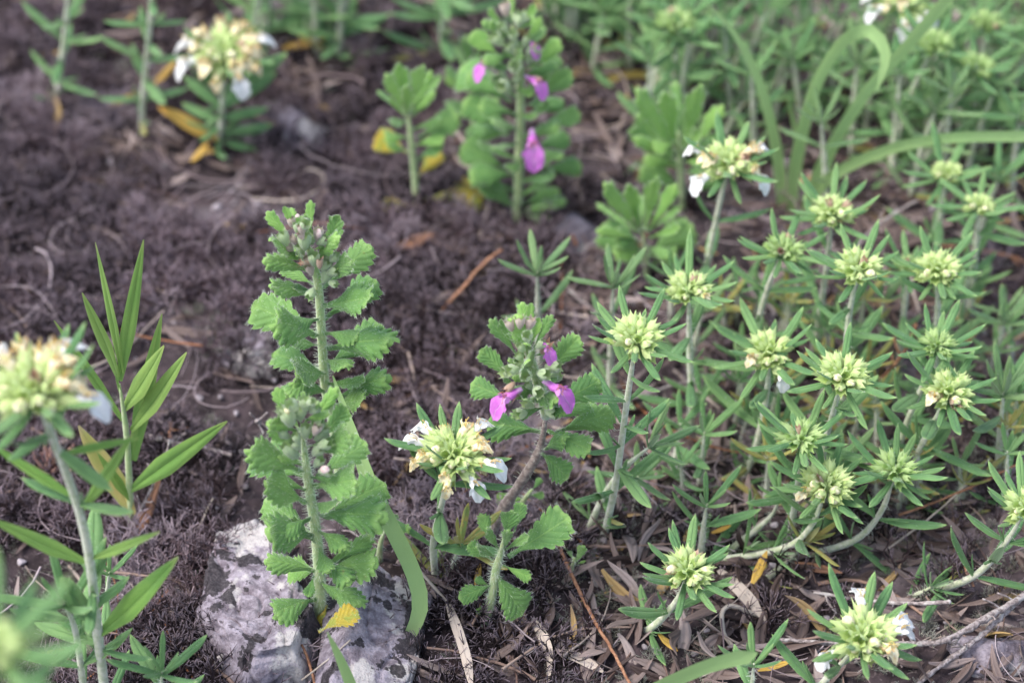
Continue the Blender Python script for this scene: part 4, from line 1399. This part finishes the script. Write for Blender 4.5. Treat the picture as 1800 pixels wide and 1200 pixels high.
# middle plant with purple flowers
toothed('toothed plant with purple flowers on a bare grey woody stem, in the middle',
  [(850, 965), (880, 902), (922, 838), (948, 790), (960, 732), (952, 690), (935, 640), (924, 585)], -0.4, [
  (900, 664, 842, 612, 0.3, 0.85), (898, 704, 823, 670, 0.5, 0.9), (950, 756, 846, 738, 0.4, 1.1), (958, 662, 1021, 588, 0.3, 0.85), (968, 716, 1058, 664, 0.5, 0.95),
  (976, 758, 1088, 714, 0.6, 0.95), (962, 756, 1041, 792, -0.7, 1.05), (948, 792, 1002, 842, -0.1, 1.15), (975, 735, 1040, 700, 0.7, 0.8),
  (908, 622, 864, 562, 0.1, 0.8, 'bractdark'), (914, 615, 875, 558, 0.3, 0.7, 'bractdark'), (920, 590, 919, 531, 0.4, 0.95, 'bract'), (928, 585, 934, 530, 0.4, 0.9, 'bract'), (938, 612, 968, 555, 0.1, 0.8, 'bractdark'),
  (932, 610, 950, 554, 0.3, 0.8, 'bract'), (918, 622, 916, 578, -0.6, 1.1, 'bract'), (926, 650, 930, 628, -0.8, 1.6, 'bract'), (936, 700, 968, 690, -1.1, 1.0, 'bractdark'), (936, 700, 915, 712, -1.0, 1.0, 'bract'),
  (955, 790, 975, 770, -0.6, 0.9), (905, 680, 880, 660, -0.4, 0.8, 'bractdark')],
  bits=[(900, 582, 'calyxpink', -0.2, 1, 0.6, -0.3), (914, 578, 'calyxpink', 0, 1, 0.6, -0.35), (928, 580, 'calyxpink', 0.2, 1, 0.6, -0.3),
        (952, 622, 'calyxbrown', 0.3, 0.8, 0.6, -0.3), (906, 655, 'calyxgreen', -0.6, 0.3, 0.6, -0.5), (912, 648, 'calyxgreen', -0.3, 0.2, 0.6, -0.6), (958, 644, 'calyxgreen', 0.6, 0.3, 0.65, -0.5), (944, 655, 'calyxgreen', 0.3, 0.2, 0.6, -0.7),
        (926, 725, 'calyxgreen', -0.3, 0.2, 0.6, -0.6), (958, 722, 'calyxgreen', 0.3, 0.2, 0.65, -0.6), (940, 680, 'calyxgreen', 0.1, 0.1, 0.6, -0.8), (930, 662, 'calyxgreen', -0.1, 0.3, 0.6, -0.7),
        (905, 672, 'calyxbrown', -0.5, -0.3, 0.5, -0.7), (960, 670, 'calyxbrown', 0.5, -0.2, 0.5, -0.7), (916, 688, 'calyxbrown', -0.7, -0.2, 0.45, -0.6),
        (900, 694, 'purple', -0.8, 0, 0.85, -0.9), (972, 680, 'purple', 0.7, 0, 0.85, -0.9), (958, 608, 'purple', 0.3, 0.2, 0.55, -0.4)], wood=5, r0=0.13, r1=0.12, hairs=600, fill=((600, 725, 7, 0.6, 0.95, ['broad', 'bractdark']),), cluster=((590, 720, 12, 24, ['calyxgreen']),))

toothed('small downy rosette of toothed leaves at the foot of the grey woody stem, no flowers',
  [(852, 1092), (866, 1040), (872, 1000), (882, 965), (888, 935)], -0.3, [
  (893, 978, 1006, 905, 0.6, 1.05), (872, 1006, 926, 1088, -0.4, 1.05), (884, 992, 933, 1014, -0.4, 0.85, 'broadlight'), (866, 984, 821, 955, 0.1, 0.9), (870, 978, 836, 962, -0.5, 0.8, 'bractdark'),
  (866, 955, 848, 905, 0.3, 0.9), (890, 945, 897, 896, 0.1, 1.1), (904, 935, 918, 880, 0.5, 0.9), (876, 965, 854, 928, -0.3, 0.8, 'bractdark'), (885, 965, 890, 938, -0.5, 0.7, 'bractdark'), (890, 965, 938, 938, -0.4, 0.6, 'bractdark'),
  (868, 1025, 800, 1052, -0.1, 0.8), (862, 1030, 835, 1014, 0.2, 1.0), (850, 1060, 838, 1080, -0.1, 0.9, 'broadlight')], r0=0.11, r1=0.09, hairs=420)

toothed('small toothed shoot behind the woody stem with a pair of dim rounded leaves',
  [(905, 910), (920, 880), (935, 860)], -0.1, [(930, 870, 958, 870, 0.1, 1.1), (925, 875, 868, 880, 0.1, 1.0, 'broadlight'), (935, 862, 950, 840, 0.2, 1.0)], hairs=100)

# blurred tall plant with three purple flowers at the top
toothed('tall blurred toothed leaved plant with several purple flowers near the top edge',
  [(908, 392), (912, 300), (915, 200), (912, 110), (900, 45)], -0.4, [
  (884, 60, 858, 12, 0.3, 0.9, 'bract'), (900, 40, 898, -8, 0.3, 0.9, 'bract'), (918, 52, 944, 5, 0.2, 0.9, 'bract'), (925, 85, 944, 36, -0.2, 0.8, 'bract'), (880, 100, 830, 56, 0.2, 1.00, 'broadlight'), (890, 70, 865, 40, -0.3, 1.1, 'bract'),
  (934, 122, 982, 70, 0.1, 0.80, 'broadlight'), (935, 85, 956, 44, 0.5, 0.90), (940, 135, 985, 95, 0.6, 1.02), (900, 178, 825, 125, 0.3, 0.94), (938, 176, 1008, 124, 0.1, 0.90), (903, 224, 815, 172, 0.3, 0.98), (930, 200, 995, 168, 0.6, 0.94),
  (946, 222, 1023, 198, 0.0, 0.94), (915, 205, 950, 210, -0.8, 0.9, 'bract'), (893, 298, 812, 250, 0.3, 1.02), (946, 298, 1024, 284, 0.1, 1.02), (915, 280, 895, 300, -0.7, 1.00), (936, 262, 1005, 235, 0.5, 0.94),
  (912, 360, 985, 330, 0.3, 0.94), (905, 370, 868, 330, 0.5, 0.94), (912, 375, 970, 385, -0.3, 0.94), (885, 160, 800, 110, 1.4, 1.02), (890, 230, 800, 215, 1.4, 0.94), (900, 105, 920, 95, -0.6, 1.4, 'bract'), (905, 155, 935, 160, -0.6, 1.2, 'bract'), (905, 155, 880, 150, -0.6, 1.2, 'bract')],
  bits=[(890, 30, 'calyxpink', -0.1, 1, 0.8, -0.2), (912, 50, 'calyxgreen', 0, 1, 0.8, -0.4), (885, 80, 'calyxgreen', -0.4, 0.6, 0.8, -0.4), (925, 95, 'calyxgreen', 0.4, 0.5, 0.8, -0.4), (905, 128, 'calyxgreen', 0, 0.4, 0.8, -0.6), (930, 138, 'calyxbrown', 0.6, 0, 0.7, -0.5),
        (895, 150, 'calyxgreen', -0.2, 0.2, 0.8, -0.6), (860, 112, 'purple', -0.8, 0, 0.75, -0.5), (936, 142, 'purple', 0.6, 0, 0.75, -0.7), (934, 76, 'purple', 0.3, 0, 0.55, -0.4), (936, 245, 'purple', 0.05, 0, 1.05, -0.8)], r0=0.14, r1=0.1, hairs=60, fill=((60, 380, 24, 0.9, 1.4, ['bractdark', 'bractdark', 'broad']),), cluster=((35, 170, 14, 26, ['calyxgreen', 'calyxgreen', 'calyxpink']),))


def fan(label, pts, tips, base, low=(), key='broadlight', lean=-0.2):
    bx, by = base
    Ls = []
    for i, (tx, ty) in enumerate(tips):
        f = i % 3
        Ls.append((bx + (tx - bx) * 0.15, by + (ty - by) * 0.15 + (6 if f else 0), tx, ty, (0.9, -0.6, 0.1)[f], (0.5, 0.62, 0.7)[f], ('bract' if f else 'bractdark') if key != 'broad' else 'bractdark'))  # rear leaves get the darker green, painting in shade between the leaves
    return toothed(label, pts, lean, Ls + list(low), hairs=40, r0=0.1, r1=0.08, fill=((pts[-1][1] + 15, pts[-1][1] * 0.45 + pts[0][1] * 0.55, 6, 0.8, 1.0, ['broad', 'broadlight']),) if pts[0][1] - pts[-1][1] > 60 else ())


fan('small fresh green toothed shoot with yellow foot leaves, left of the tall purple flowered plant',
    [(734, 372), (728, 300), (722, 240), (716, 190)], [(662, 158), (684, 135), (698, 102), (712, 112), (742, 112), (754, 125), (777, 132), (750, 165), (682, 170), (728, 150), (716, 140)], (718, 205),
    [(733, 242, 802, 198, 0.1, 1.1), (718, 268, 657, 238, 0.1, 1.4, 'broadyellow'), (732, 312, 773, 262, 0.3, 1.0, 'broadyellow'), (742, 350, 852, 328, 0.0, 1.25, 'broadyellow'), (730, 360, 668, 362, -0.2, 1.0, 'broadyellow'), (735, 372, 770, 405, -0.4, 1.0, 'broadyellow')])
fan('blurred fresh green toothed shoot behind the white flowered plant at upper right',
    [(1200, 372), (1196, 300), (1192, 230)], [(1112, 195), (1130, 160), (1160, 150), (1190, 140), (1230, 145), (1268, 185), (1272, 235), (1130, 240), (1215, 165), (1175, 175), (1240, 220)], (1194, 280),
    [(1200, 330, 1130, 290, 0.1, 1.2), (1200, 340, 1270, 300, 0.2, 1.1), (1198, 300, 1118, 200, 0.5, 1.2)], 'broadlight')
fan('blurred toothed shoot left of the tall pale stem under the white flowered plant',
    [(1140, 490), (1134, 450), (1130, 410)], [(1045, 355), (1072, 325), (1098, 315), (1128, 335), (1152, 308), (1186, 325), (1196, 365), (1060, 400), (1110, 350), (1150, 345), (1205, 400)], (1130, 415),
    [(1135, 450, 1060, 395, 0.3, 1.3), (1135, 450, 1215, 390, 0.4, 1.3), (1138, 470, 1190, 440, 0.1, 1.2), (1135, 465, 1080, 440, 0.1, 1.1, 'broad')])
fan('dim toothed shoot deep behind the tall purple flowered plant, dark leaves only',
    [(838, 260), (830, 180), (822, 120)], [(800, 80), (820, 70), (845, 85), (790, 120), (800, 150), (850, 130)], (824, 140), [(835, 210, 800, 190, 0.2, 1.2), (836, 240, 875, 235, 0.2, 1.2)], 'broad')
fan('ragged low toothed shoot with a yellow leaf between broad grass blade and rock',
    [(665, 985), (670, 950), (680, 925)], [(700, 905), (715, 925), (690, 945), (660, 920)], (680, 930), [(664, 985, 702, 1022, -0.2, 1.2, 'broadyellow'), (668, 960, 640, 935, 0.2, 0.9)], 'broadlight')
fan('tiny pale yellowish toothed sprig at the foot of the bent shoot right of centre',
    [(1000, 1010), (1010, 980)], [(995, 960), (1020, 965), (1030, 985)], (1010, 985), (), 'broadyellow')


# ------------------------------------------------------------------ smooth-leaved plant and grass blades
def strapplant(label, name, pts, leaves, lean=-0.2, stemmat='stemgreen', r=0.09):
    P = worldpath(pts, lean)
    base = P[0]
    rt = root(name, label, 'plant', base)
    rel = [p - base for p in P]
    link('stem', stem_mesh(rel, r, r * 0.7, M[stemmat], 10), rt)
    for i, (bx, by, tx, ty, dy, wide, key) in enumerate(leaves):
        a = aty(bx, by, base.y + lean * 0.6); b = aty(tx, ty, base.y + lean + dy)
        d = b - a
        lf(rt, key, a - base, d, d.length, TOCAM * 0.8 + Vector((0.3 if i % 2 else -0.3, 0, 0.2)), 'leaf', wide, i)
    return rt


strapplant('plant with long smooth lance shaped leaves, one yellow, at left before the brown lichen', 'smooth_leaved_plant',
  [(231, 925), (228, 860), (222, 760), (210, 675)], [
  (214, 655, 170, 423, 0.3, 0.72, 'lance'), (210, 670, 254, 435, 0.2, 0.75, 'lance'), (206, 662, 150, 506, -0.1, 0.9, 'lance'), (216, 738, 93, 562, 0.2, 0.7, 'lance'),
  (215, 722, 293, 606, -0.2, 1.0, 'lancewide'), (234, 810, 283, 541, 0.5, 0.75, 'lance'), (229, 757, 333, 618, -0.3, 0.75, 'lancewide'), (228, 862, 386, 750, -0.5, 0.75, 'lancewide'),
  (232, 905, 143, 736, 0.2, 0.9, 'lanceyellow'), (230, 880, 178, 800, -0.3, 0.7, 'lancewide'), (214, 700, 198, 655, -0.2, 0.8, 'lance')])


def blade(label, pts, width, mat='grass', name='grass_blade', twist=0.6, cat='grass blade', lean=0.0, hairs=0, thick=0.018, taper=0.5):
    """pts: photograph pixels with depth offset (cm) from the first point's plane or height above the ground"""
    base = ground(pts[0][0], pts[0][1])
    W_ = [base]
    for p in pts[1:]:
        W_.append(aty(p[0], p[1], base.y + p[2]))
    path = spline([p - base for p in W_], 0.3)
    k = len(path)
    mb = MB(); P = []; UVs = []; P2 = []
    prev = None
    for i, p in enumerate(path):
        t = (path[min(i + 1, k - 1)] - path[max(i - 1, 0)]).normalized()
        sdv = t.cross(TOCAM)
        if sdv.length < 0.1: sdv = prev or Vector((1, 0, 0))
        sdv.normalize()
        if prev is not None and sdv.dot(prev) < 0: sdv = -sdv
        prev = sdv
        u = i / (k - 1)
        q = Quaternion(t, twist * math.sin(u * 2.2)); sd2 = sdv.copy(); sd2.rotate(q)
        nr = sd2.cross(t)
        hw = width * 0.5 * min(1, 0.65 + u * 2) * (1 - max(0, (u - taper) / (1 - taper)) ** 2.0 * 0.9)
        row = []; ru = []; row2 = []
        for j in range(7):
            v = -1 + j / 3
            c = nr * (0.16 * hw * (v * v))
            row.append(p + sd2 * (v * hw) + c); ru.append((u, 0.5 + v / 2))
            row2.append(p + sd2 * (v * hw * 0.98) + c - nr * thick * (1 - v * v))
        P.append(row); UVs.append(ru); P2.append(row2[::-1])
    mb.grid(P, UVs)
    o = link(name, mb.mesh(name, [M[mat], HM]), None, base)
    tag(o, label, cat)
    return o


blade('tall grass blade bending in from the top edge, leftmost of the arching blades', [(1375, 372), (1365, 270, 0.1), (1335, 150, 0.1), (1290, 60, 0), (1240, 5, 0)], 0.36)
blade('grass blade arched like a hook with its tip hanging down', [(1392, 375), (1398, 290, 0), (1430, 160, 0), (1480, 75, -0.3), (1530, 55, -1.0), (1557, 95, -1.5), (1542, 158, -1.8)], 0.38, taper=0.8)
blade('straight grass blade crossing towards the top right corner', [(1410, 385), (1450, 280, 0), (1520, 165, -0.1), (1590, 85, -0.2), (1680, -20, -0.4)], 0.38, taper=0.95)
blade('long grass blade sweeping out to the right edge below the arching ones', [(1400, 392), (1450, 320, -0.3), (1540, 270, -0.8), (1660, 243, -1.4), (1850, 238, -1.8)], 0.33, taper=0.95)
blade('broad pale green grass blade bent at its foot beside the smaller rock', [(712, 1135), (738, 1070, 0.2), (728, 1010, 0.5), (690, 930, 1.0), (650, 850, 1.7), (612, 740, 2.8), (585, 660, 3.6)], 0.36, taper=0.45, twist=0.2)
blade('thin grass blade lying in from the left edge', [(-90, 350), (-20, 352, -0.2), (40, 370, -0.3), (86, 405, -0.6)], 0.17, taper=0.6)
blade('blurred grass blade slanting across the bottom edge', [(1060, 1260), (1140, 1215, -1.0), (1240, 1170, -1.6), (1332, 1146, -2.0)], 0.40, taper=0.97)
blade('blurred grass blade rising from the bottom edge under the yellow leaf', [(650, 1290), (625, 1225, -0.3), (598, 1160, -0.4), (575, 1110, -0.5)], 0.26, taper=0.5)
blade('yellow grass blade lying behind the bud heads at right', [(1380, 400), (1500, 420, 0.1), (1620, 430, 0.1), (1750, 445, 0.0), (1830, 470, 0)], 0.22, 'grassyellow', taper=0.9)
blade('orange brown curled blade near the top edge', [(1385, -10), (1395, 30, 0), (1415, 60, -0.2), (1450, 72, -0.4)], 0.26, 'grassyellow', taper=0.6)
blade('bleached yellow stalk curving down near the top left of the purple flowered plant', [(650, 45), (672, 85, 0), (720, 110, 0), (790, 130, 0)], 0.20, 'straw', 'dry_stalk', cat='dry stalk')
blade('orange yellowing blade right of the tall purple flowered plant', [(1065, 140), (1110, 130, 0), (1170, 135, 0)], 0.24, 'grassyellow')
rg = random.Random(8)
for k in range(9):
    px = rg.uniform(1150, 1780); py = rg.uniform(120, 320)
    d = rg.uniform(-120, 140)
    blade('thin blurred green blade leaning in the right growth, number by place x%02d' % k, [(px, py), (px + d * .4, py - rg.uniform(60, 100), 0), (px + d, py - rg.uniform(110, 180), 0)], rg.uniform(0.12, 0.2))['tmp'] = px


tb = sorted([o for o in bpy.data.objects if 'tmp' in o.keys()], key=lambda o: o['tmp'])
for i, o in enumerate(tb):
    del o['tmp']; o['group'] = 'thin blurred blades at upper right'
    o['label'] = 'thin blurred grass blade leaning in the right growth, ' + NTH[i]


# ------------------------------------------------------------------ twigs, dry blades and fallen leaves
def twig(label, pts, r0, r1, mat='twig', name='twig', side=0, cat='twig', knob=0.35):
    """pts: (px,py,height above the ground)"""
    P = [ground(*p) for p in pts]
    base = P[0]
    path = spline([p - base for p in P], 0.12)
    mb = MB()
    k = len(path)
    path = [p + Vector((random.uniform(-1, 1), random.uniform(-1, 1), random.uniform(-1, 1))) * r0 * 0.22 for p in path]
    rad = [(r0 + (r1 - r0) * i / (k - 1)) * (1 + knob * (random.random() - 0.3) * (1 if i % 3 else 1.6)) for i in range(k)]
    mb.tube(path, rad, 8)
    for s_ in range(side):
        i = random.randint(2, k - 3)
        t = (path[i + 1] - path[i - 1]).normalized()
        o = t.orthogonal().normalized(); o.rotate(Quaternion(t, random.random() * 6.28))
        d = (o + t * random.uniform(0.1, 0.8)).normalized()
        L = random.uniform(0.12, 0.5)
        mb.tube(spline([path[i], path[i] + d * L * 0.5, path[i] + d * L + t * L * 0.2], 0.1), r1 * 0.6, 5)
    mb.ball(path[-1], r1 * 1.35, 5)
    o = link(name, mb.mesh(name, [M[mat]]), None, base)
    tag(o, label, cat)
    return o


twig('grey knobbly twig reaching in front of the white flowers from the lower right edge', [(1840, 1020, 1.2), (1760, 1070, 0.8), (1660, 1125, 0.7), (1590, 1130, 0.6), (1480, 1132, 0.5), (1370, 1122, 0.4)], 0.085, 0.04, side=9)
twig('second branch of the grey twig in the lower right corner, running down to the left', [(1800, 1045, 0.9), (1720, 1120, 0.5), (1640, 1180, 0.3), (1600, 1215, 0.2)], 0.07, 0.035, side=5)
twig('thin grey twig with a knotted tip above the white flowers at lower right', [(1430, 1040, 0.5), (1500, 1052, 0.6), (1590, 1060, 0.8), (1668, 1058, 1.0)], 0.035, 0.045, side=5)
twig('upright bare grey twig with a swollen tip between bud heads at upper right', [(1490, 470, 0.8), (1510, 430, 1.0), (1545, 395, 1.5), (1585, 368, 1.8), (1610, 354, 2.0)], 0.05, 0.04, side=8)
twig('dark russet twig rising to a small knob between the bud heads at right', [(1530, 680, 0.8), (1560, 655, 1.2), (1595, 610, 1.8), (1610, 572, 2.4)], 0.035, 0.045, 'twigred', side=3)
twig('russet stalk running up to the right edge', [(1580, 905, 0.5), (1650, 880, 0.7), (1730, 845, 0.9), (1790, 815, 1.1), (1830, 800, 1.2)], 0.03, 0.025, 'twigred', side=1)
twig('pale straight stalk crossing the russet one at right', [(1560, 965, 0.3), (1640, 905, 0.6), (1700, 850, 0.8), (1740, 805, 1.0)], 0.025, 0.018, 'straw', 'dry_stalk', 0, 'stalk', 0.1)
twig('long reddish brown stalk running down to the bottom edge in the middle', [(985, 965, 0.4), (1010, 1020, 0.5), (1045, 1090, 0.4), (1075, 1140, 0.3), (1115, 1215, 0.3)], 0.045, 0.035, 'twigred', 'dry_stalk', 1, 'stalk', 0.15)
twig('short grey twig with a scaly upright spur, left of the lower toothed plant', [(258, 765, 0.4), (300, 775, 0.5), (350, 785, 0.5), (410, 800, 0.4)], 0.06, 0.04, side=5)
twig('tiny scaly red brown spur standing on the grey twig at left', [(292, 800, 0.2), (298, 770, 0.3), (300, 742, 0.5)], 0.045, 0.035, 'twigred', side=3, knob=0.8)
twig('upright dead grey stalk in the lichen left of the lower toothed plant', [(455, 740, 0.0), (453, 740, 0.8), (452, 740, 1.5), (452, 740, 2.2)], 0.045, 0.04, side=5, knob=0.6)
twig('thin grey twig lying behind the single bud heads in the middle', [(1000, 510, 0.3), (1060, 560, 0.3)], 0.04, 0.03, side=3)
twig('horizontal grey twig behind the stems right of the purple flowered plant', [(1075, 710, 0.3), (1140, 692, 0.4), (1210, 670, 0.5), (1290, 655, 0.5)], 0.05, 0.035, side=3)
twig('leaning brown twig above the middle purple flowered plant', [(775, 545, 0.2), (810, 510, 0.5), (845, 468, 0.9), (880, 440, 1.2)], 0.045, 0.035, 'twigred', side=3)
twig('orange brown stalk along the right edge behind the bud heads', [(1640, 430, 0.3), (1720, 440, 0.4), (1780, 452, 0.3), (1830, 475, 0.3)], 0.05, 0.04, 'twigred', side=2)
twig('curved pale grey root in the litter left of the blooming head at lower right', [(1345, 1085, 0.1), (1278, 1065, 0.4), (1272, 1110, 0.3), (1300, 1150, 0.2)], 0.05, 0.05, 'straw', 'dry_stalk', 0, 'stalk', 0.1)
twig('dark stick beside the brown dead leaf at left', [(232, 930, 0.2), (255, 880, 0.9), (285, 820, 1.7), (298, 775, 2.3)], 0.035, 0.025, side=4)
twig('thin stalk crossing below the yellow toothed leaf', [(530, 1195, 0.5), (575, 1160, 0.9), (615, 1125, 1.2)], 0.022, 0.016, 'straw', 'dry_stalk', 0, 'stalk', 0.1)
twig('brown stalk in the dark cleft of the rock', [(560, 1230, 0.3), (545, 1170, 0.5), (520, 1105, 0.6)], 0.035, 0.03, 'twigred', 'dry_stalk', 0, 'stalk', 0.1)
twig('pale dry stalk leaning on the upper edge of the rock', [(350, 928, 0.3), (362, 900, 0.6), (374, 876, 0.9)], 0.025, 0.02, 'straw', 'dry_stalk', 0, 'stalk', 0.1)


def groundblade(label, pts, width, mat='straw', name='dry_stalk', cat='dry stalk', twist=0.5):
    P = [ground(*p) for p in pts]
    base = P[0]
    path = spline([p - base for p in P], 0.25)
    mb = MB(); G = []; UVs = []; G2 = []
    k = len(path)
    for i, p in enumerate(path):
        t = (path[min(i + 1, k - 1)] - path[max(i - 1, 0)]).normalized()
        sdv = t.cross(UPV).normalized(); sdv.rotate(Quaternion(t, twist * math.sin(i * 0.35)))
        n_ = sdv.cross(t)
        u = i / (k - 1)
        hw = width * 0.5 * (0.5 + 0.5 * math.sin(min(1, u * 3) * 1.57)) * (1 - 0.8 * max(0, (u - 0.7) / 0.3))
        G.append([p + sdv * (v * hw) - n_ * 0.25 * hw * v * v for v in (-1, -.5, 0, .5, 1)]); UVs.append([(u, 0.5 + v / 2) for v in (-1, -.5, 0, .5, 1)])
        G2.append([p + sdv * (v * hw) - n_ * (0.25 * hw * v * v + 0.012 * (1 - v * v)) for v in (1, .5, 0, -.5, -1)])
    mb.grid(G, UVs); mb.grid(G2, UVs)
    o = link(name, mb.mesh(name, [M[mat]]), None, base)
    tag(o, label, cat)
    return o


groundblade('pale grey dry blade running down to the bottom edge in the middle', [(788, 1060, 0.5), (805, 1110, 0.6), (820, 1160, 0.5), (830, 1215, 0.4)], 0.24)
groundblade('thin beige dry blade leading up left from the pale grey one', [(785, 1055, 0.5), (745, 1010, 0.6), (712, 972, 0.6)], 0.10)
groundblade('twisted beige dry blade below the small downy rosette', [(935, 1085, 0.3), (955, 1120, 0.5), (965, 1160, 0.4), (960, 1210, 0.3)], 0.26, twist=1.0)
groundblade('flat lilac grey dry blade lying near the bottom edge right of the long stalk', [(975, 1140, 0.2), (1020, 1155, 0.3), (1060, 1180, 0.25)], 0.25)
groundblade('coiled pale dry tendril lying on the lichen behind the tallest toothed plant', [(440, 348, 0.1), (490, 352, 0.15), (530, 348, 0.25), (562, 330, 0.4), (568, 308, 0.5), (548, 297, 0.5), (528, 303, 0.4), (520, 322, 0.2)], 0.10, twist=0.2)
groundblade('mauve brown curled dry blade in the lower right litter', [(1265, 1000, 0.2), (1310, 1045, 0.4), (1345, 1090, 0.2)], 0.3)


def fallen(label, px, py, h, ang, L, key, wide=1.0, tilt=0.1):
    p = ground(px, py, h)
    d = Vector((math.cos(R(ang)), math.sin(R(ang)), tilt))
    o = lf(None, key, p - d.normalized() * L * 0.5, d, L, UPV + TOCAM * 0.6, 'fallen_leaf', wide, 0)
    tag(o, label, 'leaf')
    return o


fallen('bright orange fallen narrow leaf between the isolated bud head and the creeping stem', 1335, 998, 0.5, 66, 0.95, 'needleorange', 1.1)
fallen('bright yellow toothed leaf on the rock at the foot of the lower toothed plant', 594, 1090, 1.7, 35, 1.0, 'broadyellow', 1.1, 0.1)
fallen('rust brown dead leaf standing beside the stem base of the smooth leaved plant', 262, 893, 0.6, 65, 1.6, 'deadbrown', 0.9, 0.5)
fallen('small orange fallen leaf at the bottom edge left of the blooming head', 1362, 1170, 0.4, 12, 0.8, 'needleorange', 0.9)
fallen('orange fallen leaf left of the creeping shoot in the litter', 1268, 930, 0.4, 20, 0.5, 'needleorange', 1.1)
fallen('yellow orange leaf under the isolated bud head', 1175, 1130, 0.3, -60, 0.8, 'needleorange', 1.0)
fallen('orange leaf behind the rosette stem near the broad grass blade', 840, 1010, 0.3, 80, 0.6, 'needleorange', 1.1)
fallen('blurred orange leaf left of the white flowers at the top left', 290, 130, 0.6, 60, 1.2, 'needleorange', 0.9)
fallen('blurred orange leaf low beside the tall shoot at upper left', 205, 180, 0.4, 25, 1.4, 'needleorange', 0.9)
fallen('blurred yellow leaf pointing left under the white flowers at upper left', 308, 205, 0.8, 150, 1.2, 'needleorange', 1.0)
fallen('blurred yellow leaf pointing down under the white flowered plant at upper left', 352, 268, 0.4, 60, 0.9, 'needleorange', 1.1)
fallen('blurred small orange leaf in the upper left corner', 88, 95, 0.4, 0, 0.7, 'needleorange', 1.2)
fallen('blurred yellow leaf above the lilac stone at the top', 535, 78, 0.5, 5, 1.3, 'needleorange', 1.1)
fallen('pale brown fallen leaf below the yellow toothed leaves near the top', 732, 425, 0.3, 10, 1.1, 'deadbrown', 1.5)
fallen('small mauve dead leaf lying flat right of the creeping stems', 1440, 1000, 0.3, -30, 1.2, 'deadbrown', 0.8)
fallen('upright mauve dead leaf in front of the creeping shoot at the right', 1700, 1000, 0.5, 100, 1.0, 'deadbrown', 0.6)


# succulent rosette, left
c = ground(95, 835, 0.1)
rt = root('succulent_rosette', 'small green succulent rosette with red tipped fleshy leaves behind the near plant at left', 'succulent', c)
mbs = MB()
P = []; UVs = []
for i in range(9):
    u = i / 8; row = []; ru = []
    for j in range(9):
        a = 2 * math.pi * j / 8
        hw = 0.20 * math.sin(min(1, 0.25 + u) * 1.57) * (1 - max(0, u - 0.55) / 0.45 * 0.95)
        row.append((u, hw * math.cos(a), 0.4 * hw * math.sin(a) + 0.25 * u * u)); ru.append((u, 0.5 + 0.5 * math.cos(a)))
    P.append(row); UVs.append(ru)
mbs.grid(P, UVs)
sme = mbs.mesh('fleshy_leaf', [M['succulent']])
for i in range(26):
    el = R(12 + 68 * i / 26); a = i * 2.399
    d = Vector((math.cos(a) * math.cos(el), math.sin(a) * math.cos(el), math.sin(el)))
    link('leaf', sme, rt, d * 0.1 + Vector((0, 0, i * 0.012)), frame(d, UPV), 0.85 - 0.5 * i / 26)

fp = ground(55, 1015, 0.25)
o = link('lichen_lump', None, None, fp) 
print('objects', len(bpy.data.objects), 'things', len([o for o in bpy.data.objects if not o.parent]))
